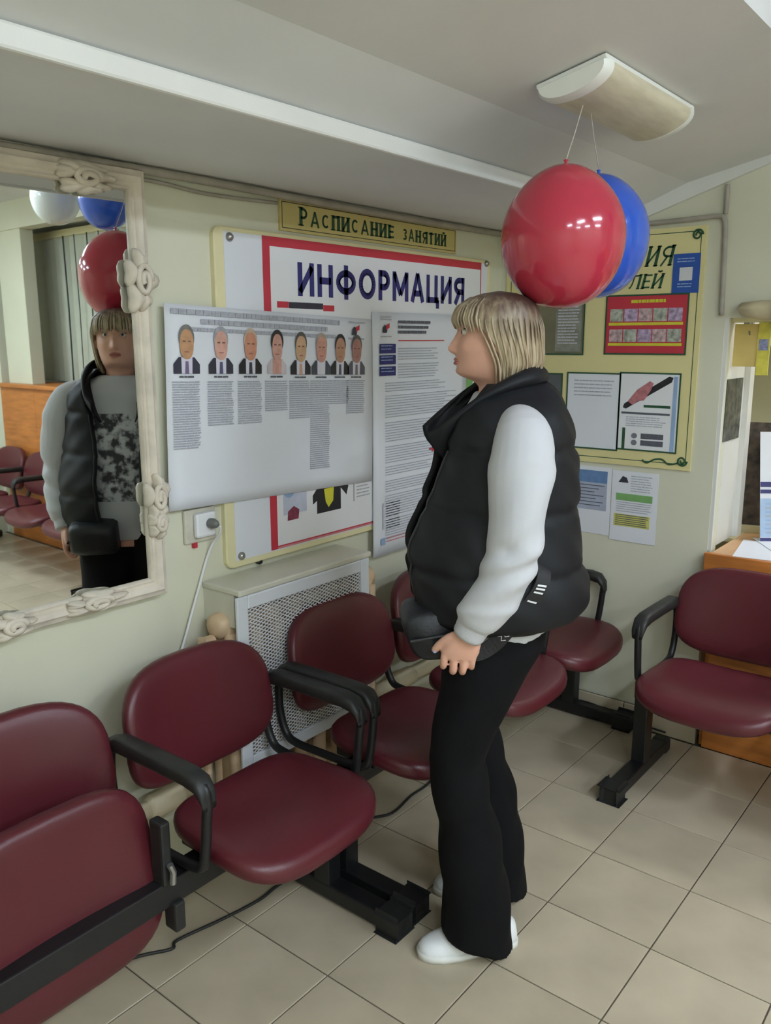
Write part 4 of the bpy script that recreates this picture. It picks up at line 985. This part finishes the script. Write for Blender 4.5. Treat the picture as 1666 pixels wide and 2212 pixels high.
obj('nail', MB().lathe([(0.005, 0.0), (0.0045, 0.0012)], (0, 0, 0), 10, 'y'), nail_m, pr, loc=(0.1235, 0.2015, 0.8705), rot=(0, 0.6, PI))

# --- hair: shell with locks, open at the face
hair_m = bpy.data.materials.new('blonde hair with dark roots'); hair_m.use_nodes = True
nt = hair_m.node_tree; N = nt.nodes; K = nt.links; pb = N['Principled BSDF']; pb.inputs['Roughness'].default_value = 0.45
tc = N.new('ShaderNodeTexCoord'); mp = N.new('ShaderNodeMapping'); mp.inputs['Scale'].default_value = (95, 95, 5); K.new(tc.outputs['Object'], mp.inputs[0])
nzs = N.new('ShaderNodeTexNoise'); nzs.inputs['Scale'].default_value = 1.0; nzs.inputs['Detail'].default_value = 5; K.new(mp.outputs[0], nzs.inputs['Vector'])
rmp = N.new('ShaderNodeValToRGB'); rmp.color_ramp.elements[0].position = 0.34; rmp.color_ramp.elements[0].color = (*lin((134, 114, 88)), 1); rmp.color_ramp.elements[1].position = 0.62; rmp.color_ramp.elements[1].color = (*lin((190, 174, 144)), 1)
K.new(nzs.outputs['Fac'], rmp.inputs[0])
sx = N.new('ShaderNodeSeparateXYZ'); K.new(tc.outputs['Object'], sx.inputs[0])
# dark roots: a grown-out crown (distance from the crown point along the hair)
vm = N.new('ShaderNodeVectorMath'); vm.operation = 'DISTANCE'; vm.inputs[1].default_value = (-0.075, 0, 1.70); K.new(tc.outputs['Object'], vm.inputs[0])
ad = N.new('ShaderNodeMath'); ad.operation = 'MULTIPLY_ADD'; K.new(nzs.outputs['Fac'], ad.inputs[0]); ad.inputs[1].default_value = 0.05; K.new(vm.outputs['Value'], ad.inputs[2])
mr2 = N.new('ShaderNodeMapRange'); mr2.inputs[1].default_value = 0.095; mr2.inputs[2].default_value = 0.18; K.new(ad.outputs[0], mr2.inputs[0])
mxh = N.new('ShaderNodeMix'); mxh.data_type = 'RGBA'; mxh.inputs[6].default_value = (*lin((78, 58, 52)), 1); K.new(rmp.outputs[0], mxh.inputs[7]); K.new(mr2.outputs[0], mxh.inputs[0]); K.new(mxh.outputs[2], pb.inputs['Base Color'])
bph = N.new('ShaderNodeBump'); bph.inputs['Strength'].default_value = 0.5; bph.inputs['Distance'].default_value = 0.003; K.new(nzs.outputs['Fac'], bph.inputs['Height']); K.new(bph.outputs[0], pb.inputs['Normal'])
HAIR = [(1.452, -0.005, -0.120, 0.070), (1.48, 0.004, -0.132, 0.078), (1.52, 0.014, -0.150, 0.088), (1.56, 0.03, -0.152, 0.093), (1.60, 0.055, -0.148, 0.094), (1.63, 0.064, -0.146, 0.093), (1.655, 0.058, -0.139, 0.088), (1.676, 0.042, -0.124, 0.076), (1.690, 0.014, -0.100, 0.055), (1.698, -0.018, -0.070, 0.03), (1.700, -0.036, -0.05, 0.010)]
def face_edge(z):
    """half angle of the face opening"""
    if z > 1.632: return 0.0
    return interp([(1.45, 1.10), (1.49, 1.16), (1.56, 1.20), (1.60, 1.12), (1.615, 0.95), (1.628, 0.55), (1.632, 0.0)], z)[0]
def hair_pt(z, t, off=0.0):
    f, b, w_ = interp(HAIR, z); c = (f+b)/2; a = (f-b)/2; ct_, st_ = math.cos(t), math.sin(t)
    lock = 1+0.012*math.sin(17*t+9*z)+0.008*math.sin(41*t-14*z)
    low = max(0, min(1, (1.62-z)/0.12)); lock = 1+(lock-1)*(0.4+1.6*low)
    return Vector((c+(a+off)*ct_*lock, (w_+off)*st_*lock, z))
nA, nZ = 110, 46; rings_o = []; rings_i = []
for i in range(nZ+1):
    z = 1.452+(1.700-1.452)*i/nZ; ro, ri = [], []
    for j in range(nA+1):
        te = max(face_edge(z), 0.004); t = te+(2*PI-2*te)*j/nA
        bz = z
        # ends: back hair tucks away higher than the front locks
        if z < 1.53:
            back = 0.5-0.5*math.cos(t); bz = z+(1.515-1.452)*back*(1-(z-1.452)/(1.53-1.452))*0.9
        p = hair_pt(z, t); q = hair_pt(z, t, -0.010 if z > 1.632 else -0.012); p.z = bz; q.z = bz-(0.006 if z > 1.69 else 0)
        ro.append(p); ri.append(q)
    rings_o.append(ro); rings_i.append(ri)
hm = MB(); n1 = nA+1
for r in rings_o: hm.v += r
kO = 0; kI = len(hm.v)
for r in rings_i: hm.v += r
for i in range(nZ):
    for j in range(nA):
        a = i*n1+j; hm.f.append((a, a+1, a+1+n1, a+n1)); b = kI+a; hm.f.append((b+n1, b+1+n1, b+1, b))
    a = i*n1; hm.f.append((a, a+n1, kI+a+n1, kI+a)); a = i*n1+nA; hm.f.append((kI+a, kI+a+n1, a+n1, a))
for j in range(nA):
    hm.f.append((j, kI+j, kI+j+1, j+1)); a = nZ*n1+j; hm.f.append((a, a+1, kI+a+1, kI+a))
hair = obj('hair', hm, hair_m, pr, smooth=True)
fr = MB()
for k in range(26):           # fringe locks falling over the forehead
    t = -0.95+1.9*k/25; rnd = random.Random(k)
    pp_ = [hair_pt(z_, t+0.05*math.sin(k), 0.001+o_) for z_, o_ in ((1.685, 0.0), (1.665, 0.002), (1.645, 0.003), (1.632, 0.003), (1.618-0.006*rnd.random()-0.012*abs(t), 0.001))]
    fr.tube(spline(pp_, 4), [0.002]*4+[0.0036]*9+[0.0032, 0.0024, 0.0016, 0.0009], 6)
obj('fringe', fr, hair_m, hair, smooth=True)
lk = MB()
for k in range(34):           # longer side and back locks
    t = 1.02+(2*PI-2.04)*k/33; rnd = random.Random(100+k); back = 0.5-0.5*math.cos(t)
    zend = 1.452+0.055*back+0.02*rnd.random(); zs = [1.688, 1.63, 1.57, 1.53, 1.49, zend]
    pp_ = [hair_pt(max(z_, 1.452), t+0.03*math.sin(k+z_*30), 0.0005) for z_ in zs]
    for q, z_ in zip(pp_, zs): q.z = z_
    lk.tube(spline(pp_, 4), [0.0004+0.0026*math.sin(PI*min(1, (i+0.2)/21)) for i in range(21)], 6)
obj('hair_locks', lk, hair_m, hair, smooth=True)

# --- sweatshirt
sw_m = bpy.data.materials.new('white sweatshirt fleece'); sw_m.use_nodes = True
nt = sw_m.node_tree; N = nt.nodes; K = nt.links; pb = N['Principled BSDF']; pb.inputs['Roughness'].default_value = 0.85
tc = N.new('ShaderNodeTexCoord'); nz1 = N.new('ShaderNodeTexNoise'); nz1.inputs['Scale'].default_value = 34; nz1.inputs['Detail'].default_value = 6; K.new(tc.outputs['Object'], nz1.inputs['Vector'])
cr = N.new('ShaderNodeMapRange'); cr.inputs[1].default_value = 0.42; cr.inputs[2].default_value = 0.58; K.new(nz1.outputs['Fac'], cr.inputs[0])
# printed motif on the chest: box mask in garment coordinates
sx = N.new('ShaderNodeSeparateXYZ'); K.new(tc.outputs['Object'], sx.inputs[0])
def cmp(sock, lo, hi):
    a = N.new('ShaderNodeMath'); a.operation = 'GREATER_THAN'; K.new(sock, a.inputs[0]); a.inputs[1].default_value = lo
    b = N.new('ShaderNodeMath'); b.operation = 'LESS_THAN'; K.new(sock, b.inputs[0]); b.inputs[1].default_value = hi
    c_ = N.new('ShaderNodeMath'); c_.operation = 'MULTIPLY'; K.new(a.outputs[0], c_.inputs[0]); K.new(b.outputs[0], c_.inputs[1]); return c_.outputs[0]
m1 = cmp(sx.outputs[0], 0.02, 0.5); m2 = cmp(sx.outputs[1], -0.10, 0.10); m3 = cmp(sx.outputs[2], 1.02, 1.33)
def mul(a, b):
    c_ = N.new('ShaderNodeMath'); c_.operation = 'MULTIPLY'; K.new(a, c_.inputs[0]); K.new(b, c_.inputs[1]); return c_.outputs[0]
mask = mul(mul(m1, m2), mul(m3, cr.outputs[0]))
mx = N.new('ShaderNodeMix'); mx.data_type = 'RGBA'; mx.inputs[6].default_value = (*lin((198, 199, 203)), 1); mx.inputs[7].default_value = (*lin((66, 66, 70)), 1); K.new(mask, mx.inputs[0]); K.new(mx.outputs[2], pb.inputs['Base Color'])
nz2 = N.new('ShaderNodeTexNoise'); nz2.inputs['Scale'].default_value = 420; K.new(tc.outputs['Object'], nz2.inputs['Vector'])
bp = N.new('ShaderNodeBump'); bp.inputs['Strength'].default_value = 0.12; bp.inputs['Distance'].default_value = 0.002; K.new(nz2.outputs['Fac'], bp.inputs['Height']); K.new(bp.outputs[0], pb.inputs['Normal'])
st = solid([hring(cf, 0, z, a, b, 36, 2.3) for z, cf, a, b in ((0.868, -0.045, 0.128, 0.178), (0.885, -0.045, 0.136, 0.186), (0.91, -0.04, 0.138, 0.188), (0.97, -0.03, 0.145, 0.185), (1.06, -0.022, 0.148, 0.178), (1.16, -0.035, 0.140, 0.172), (1.26, -0.05, 0.135, 0.172), (1.34, -0.058, 0.125, 0.178), (1.40, -0.06, 0.105, 0.178), (1.435, -0.058, 0.080, 0.135), (1.462, -0.055, 0.066, 0.078))])
def sleeve(s):
    #        f,      l,     z,    radius
    return limb([(-0.068, s*0.13, 1.395), (-0.072, s*0.188, 1.372), (-0.066, s*0.216, 1.31), (-0.056, s*0.232, 1.235), (-0.053, s*0.240, 1.15), (-0.032, s*0.238, 1.065), (0.006, s*0.230, 0.990), (0.026, s*0.224, 0.958), (0.034, s*0.219, 0.942), (0.046, s*0.214, 0.918)],
                [0.050, 0.066, 0.075, 0.070, 0.062, 0.060, 0.055, 0.050, 0.040, 0.036], 20)
swe = remesh([st, sleeve(1), sleeve(-1)], 0.0055, 5, 'sweatshirt')
for v in swe.vertices:                    # soft folds in the sleeves
    p = v.co
    if abs(p.y) > 0.17:
        k = 0.0045*math.sin(p.z*70+p.x*40+2*math.sin(p.z*23))*max(0, min(1, (1.36-p.z)/0.1))
        k += 0.006*gs(p.z-1.13, 0.02)*math.sin(p.x*60)+0.005*gs(p.z-0.985, 0.014)
        v.co = p+Vector((p.x+0.03, 0.6*math.copysign(0.05, p.y), 0)).normalized()*k
so = obj('sweatshirt', swe, sw_m, pr, smooth=True)
for s_ in (-1, 1):
    pth = [(0.028, s_*0.223, 0.955), (0.034, s_*0.2195, 0.942), (0.049, s_*0.2130, 0.912)]
    obj('cuff', MB().tube(spline(pth, 4), [0.047, 0.043, 0.041, 0.040, 0.0395, 0.039, 0.0385, 0.038, 0.036], 22), mat('ribbed cuff', (196, 197, 201), 0.85, bump=0.3, bscale=300), so, smooth=True)

# --- trousers
tr_m = mat('black ponte trousers', (12, 12, 15), 0.85, spec=0.2, var=0.2, vscale=8, bump=0.08, bscale=350)
def trouser(s, df, hem):
    rows = []
    for z, cf, cl_, a, b, tz, kd in ((0.955, -0.03, 0.07, 0.118, 0.098, 0, 0), (0.90, -0.036, 0.078, 0.128, 0.102, 0, 0.0), (0.84, -0.034, 0.084, 0.126, 0.102, 0, 0.05), (0.78, -0.014, 0.088, 0.108, 0.098, 0, 0.15), (0.72, 0.002, 0.090, 0.095, 0.090, 0, 0.3), (0.63, 0.032, 0.094, 0.083, 0.080, 0, 0.55), (0.54, 0.056, 0.098, 0.073, 0.072, 0, 0.8), (0.44, 0.040, 0.101, 0.073, 0.074, 0, 0.95), (0.34, 0.020, 0.104, 0.079, 0.078, 0, 1), (0.20, 0.004, 0.107, 0.087, 0.086, 0, 1), (0.10, -0.006, 0.110, 0.091, 0.090, 0.012, 1), (hem, -0.006, 0.112, 0.094, 0.092, 0.030, 1)):
        rows.append(hring(cf+df*kd, s*cl_, z, a, b, 30, 2.2, tz))
    return solid(rows)
tro = remesh([trouser(1, 0.0, 0.034), trouser(-1, -0.082, 0.034)], 0.006, 4, 'trousers')
for v in tro.vertices:
    p = v.co; k = 0.004*math.sin(p.z*32+p.x*35+p.y*20)*max(0, min(1, (0.8-p.z)/0.2))
    v.co = p+Vector((k, k*0.6, 0))
obj('trousers', tro, tr_m, pr, smooth=True)

# --- shoes
shoe_m = mat('white knit shoe', (232, 234, 234), 0.6, bump=0.25, bscale=240); sole_m = mat('white rubber sole', (222, 222, 216), 0.5)
def shoe(s, heel, toe):
    hx, hy = heel; tx, ty = toe; L = math.hypot(tx-hx, ty-hy); a = math.atan2(ty-hy, tx-hx)
    def row(u, w_, h, c_=0.0):
        out = []
        for j in range(22):
            t = 2*PI*j/22; y = w_*math.copysign(abs(math.cos(t))**0.8, math.cos(t)); z = 0.012+(h-0.012)*max(0, math.sin(t))**0.75 if math.sin(t) > 0 else 0.010
            x = u*L; yy = y+c_
            out.append((hx+x*math.cos(a)-yy*math.sin(a), hy+x*math.sin(a)+yy*math.cos(a), z))
        return out
    up_ = MB().loft([row(u, w_, h) for u, w_, h in ((0.0, 0.016, 0.045), (0.02, 0.027, 0.070), (0.08, 0.034, 0.082), (0.22, 0.036, 0.085), (0.38, 0.038, 0.086), (0.50, 0.041, 0.082), (0.62, 0.045, 0.070), (0.74, 0.046, 0.058), (0.86, 0.042, 0.048), (0.94, 0.033, 0.040), (0.985, 0.020, 0.031), (1.0, 0.008, 0.022))])
    o = obj('shoe', up_, shoe_m, pr, smooth=True)
    def srow(u, w_):
        return [(hx+u*L*math.cos(a)-y*math.sin(a), hy+u*L*math.sin(a)+y*math.cos(a), z) for y, z in ((-w_, 0.0), (w_, 0.0), (w_+0.002, 0.010), (w_, 0.020), (-w_, 0.020), (-w_-0.002, 0.010))]
    obj('sole', MB().loft([srow(u, w_) for u, w_ in ((-0.012, 0.014), (0.02, 0.029), (0.1, 0.037), (0.4, 0.040), (0.62, 0.047), (0.78, 0.048), (0.9, 0.040), (0.97, 0.028), (1.01, 0.012))]), sole_m, o, smooth=True)
shoe(1, (-0.112, 0.096), (0.152, 0.140)); shoe(-1, (-0.175, -0.104), (0.085, -0.128))

# --- vest
vest_m = mat('black padded nylon', (24, 26, 30), 0.6, spec=0.3, var=0.12, vscale=7, bump=0.12, bscale=45)
VEST = [(0.902, 0.125, -0.200, 0.205), (0.925, 0.155, -0.252, 0.232), (0.965, 0.166, -0.275, 0.243), (1.00, 0.172, -0.274, 0.243), (1.04, 0.180, -0.262, 0.238), (1.09, 0.180, -0.254, 0.232), (1.17, 0.150, -0.244, 0.220), (1.26, 0.116, -0.238, 0.210), (1.32, 0.104, -0.232, 0.203), (1.375, 0.098, -0.223, 0.192), (1.41, 0.088, -0.212, 0.178), (1.44, 0.070, -0.200, 0.150), (1.465, 0.048, -0.186, 0.116), (1.485, 0.035, -0.170, 0.096)]
SEAMS = [0.905, 1.045, 1.19, 1.335, 1.49]
def vest_pt(z, t):
    f, b, w_ = interp(VEST, z); c = (f+b)/2; a = (f-b)/2; ct_, st_ = math.cos(t), math.sin(t); ex = 2.35
    d = min(abs(z-s_) for s_ in SEAMS); puff = 0.007*(1-math.exp(-(d/0.012)**2))-0.003
    puff += 0.0035*math.sin(t*9+z*25)*math.sin(z*43+t*3)
    return Vector((c+(a+puff)*math.copysign(abs(ct_)**(2/ex), ct_), (w_+puff)*math.copysign(abs(st_)**(2/ex), st_), z))
vm_ = MB(); nA, nZ = 96, 72
def gap(z): return interp([(0.90, 0.24), (1.05, 0.27), (1.20, 0.30), (1.32, 0.42), (1.40, 0.62), (1.485, 0.95)], z)[0]
ro = []
for i in range(nZ+1):
    z = 0.902+(1.485-0.902)*i/nZ; g0 = gap(z)
    ro.append([vest_pt(z, g0+(2*PI-2*g0)*j/nA) for j in range(nA+1)])
def shell(rings, th):
    """give an open sheet of rings a real thickness towards its inside axis"""
    mb = MB(); n1 = len(rings[0]); nr = len(rings)
    cen = [sum((p for p in r), Vector())/n1 for r in rings]
    for r in rings: mb.v += [p.copy() for p in r]
    kI = len(mb.v)
    for r, c_ in zip(rings, cen):
        for p in r:
            d = Vector((c_.x-p.x, c_.y-p.y, 0)); d.normalize(); mb.v.append(p+d*th)
    for i in range(nr-1):
        for j in range(n1-1):
            a = i*n1+j; mb.f.append((a, a+1, a+1+n1, a+n1)); b = kI+a; mb.f.append((b+n1, b+1+n1, b+1, b))
        a = i*n1; mb.f.append((a, a+n1, kI+a+n1, kI+a)); a = i*n1+n1-1; mb.f.append((kI+a, kI+a+n1, a+n1, a))
    for j in range(n1-1):
        mb.f.append((j, kI+j, kI+j+1, j+1)); a = (nr-1)*n1+j; mb.f.append((a, a+1, kI+a+1, kI+a))
    return mb
vs_mb = shell(ro, 0.016)
ve = obj('vest', vs_mb, vest_m, pr, smooth=True)
# stand collar folded open
col = []
LO = [(0.086, 0.062, 1.300), (0.075, 0.082, 1.345), (0.045, 0.100, 1.400), (0.005, 0.112, 1.440), (-0.06, 0.110, 1.470), (-0.125, 0.080, 1.482), (-0.165, 0.0, 1.482)]
HI = [(0.133, 0.078, 1.372), (0.095, 0.108, 1.402), (0.045, 0.120, 1.442), (0.000, 0.122, 1.474), (-0.055, 0.116, 1.502), (-0.110, 0.085, 1.522), (-0.146, 0.0, 1.530)]
def full_curve(h): 
    L_ = spline(h, 5); return L_+[Vector((p.x, -p.y, p.z)) for p in reversed(L_[:-1])]
lo, hi = full_curve(LO), full_curve(HI)
rr = []
for k in range(7):
    t = k/6; row = []
    for p, q in zip(lo, hi):
        m_ = p.lerp(q, t); d = Vector((m_.x+0.03, m_.y, 0)); d.normalize(); row.append(m_+d*0.014*math.sin(PI*t))
    rr.append(row)
obj('collar', shell(rr, 0.012), vest_m, ve, smooth=True)
zp = MB().tube([vest_pt(z, gap(z)+0.015) for z in [0.91+0.02*k for k in range(22)]], 0.0035, 6)
obj('zip', zp, black_m, ve)
# --- crossbody bag with printed strap
bag_m = mat('black bag nylon', (28, 31, 35), 0.5, var=0.2, vscale=20, bump=0.2, bscale=160)
bg = thing('crossbody_bag', 'black crossbody bag with a lettered strap worn at the waist of the person', 'bag', (1.75, 1.11, 0.83), math.radians(131))
rings = []
for l_, k in ((0.02, 0.80), (0.035, 0.95), (0.08, 1.0), (0.13, 1.0), (0.165, 0.96), (0.178, 0.82)):
    ring = []
    for j in range(28):
        t = 2*PI*j/28; ca, sa = math.cos(t), math.sin(t)
        f_ = 0.118+0.072*k*math.copysign(abs(ca)**0.55, ca); z_ = 0.066+0.062*k*math.copysign(abs(sa)**0.55, sa)
        ring.append((f_+0.02*(z_-0.066)/0.06, l_, z_-0.10*(f_-0.118)))
    rings.append(ring)
obj('pouch', MB().loft(rings), bag_m, bg, smooth=True)
obj('flap_edge', MB().tube([(0.052, 0.182, 0.085), (0.10, 0.185, 0.072), (0.18, 0.182, 0.058)], 0.004, 6), rubber_m, bg)
def strip(path, wdt, th):
    rings = []; P_ = spline(path, 6)
    for i, p in enumerate(P_):
        t = (P_[min(i+1, len(P_)-1)]-P_[max(i-1, 0)]).normalized(); nrm = Vector((p.x+0.05, p.y, 0)).normalized(); s_ = t.cross(nrm).normalized(); nn = s_.cross(t)
        rings.append([p+s_*wdt/2+nn*th/2, p-s_*wdt/2+nn*th/2, p-s_*wdt/2-nn*th/2, p+s_*wdt/2-nn*th/2])
    return MB().loft(rings), P_
stp = [(0.075, 0.186, 0.055), (0.03, 0.195, 0.030), (-0.015, 0.203, 0.055), (-0.060, 0.226, 0.120), (-0.105, 0.247, 0.195), (-0.120, 0.238, 0.235), (-0.122, 0.205, 0.26)]
smb, SP = strip(stp, 0.036, 0.004)
so_ = obj('strap', smb, mat('black webbing', (30, 30, 33), 0.6, bump=0.3, bscale=300), bg)
lt = MB()
for k in range(7):
    i = 20+k; p = SP[i] if i < len(SP) else SP[-1]; t = (SP[i+1]-SP[i-1]).normalized(); nrm = Vector((p.x+0.05, p.y, 0)).normalized(); s_ = t.cross(nrm).normalized()
    if k in (3,): continue
    c_ = p+nrm*0.0026; a, b = s_*0.011+t*0.002, t*0.0022
    q = [c_-a-b, c_+a-b, c_+a+b, c_-a+b]
    lt.add(q+[x+nrm*0.0008 for x in q], [(3,2,1,0), (4,5,6,7), (0,1,5,4), (1,2,6,5), (2,3,7,6), (3,0,4,7)])
for i in (14, 15, 16):
    p = SP[i]; nrm = Vector((p.x+0.05, p.y, 0)).normalized(); t = (SP[i+1]-SP[i-1]).normalized(); s_ = t.cross(nrm).normalized()
    lt.tube([p+nrm*0.003+s_*x+t*y for x, y in ((-0.010, 0.0), (-0.003, 0.006), (0.004, -0.004), (0.011, 0.004))], 0.0011, 5)
obj('strap_lettering', lt, white2_m, so_)
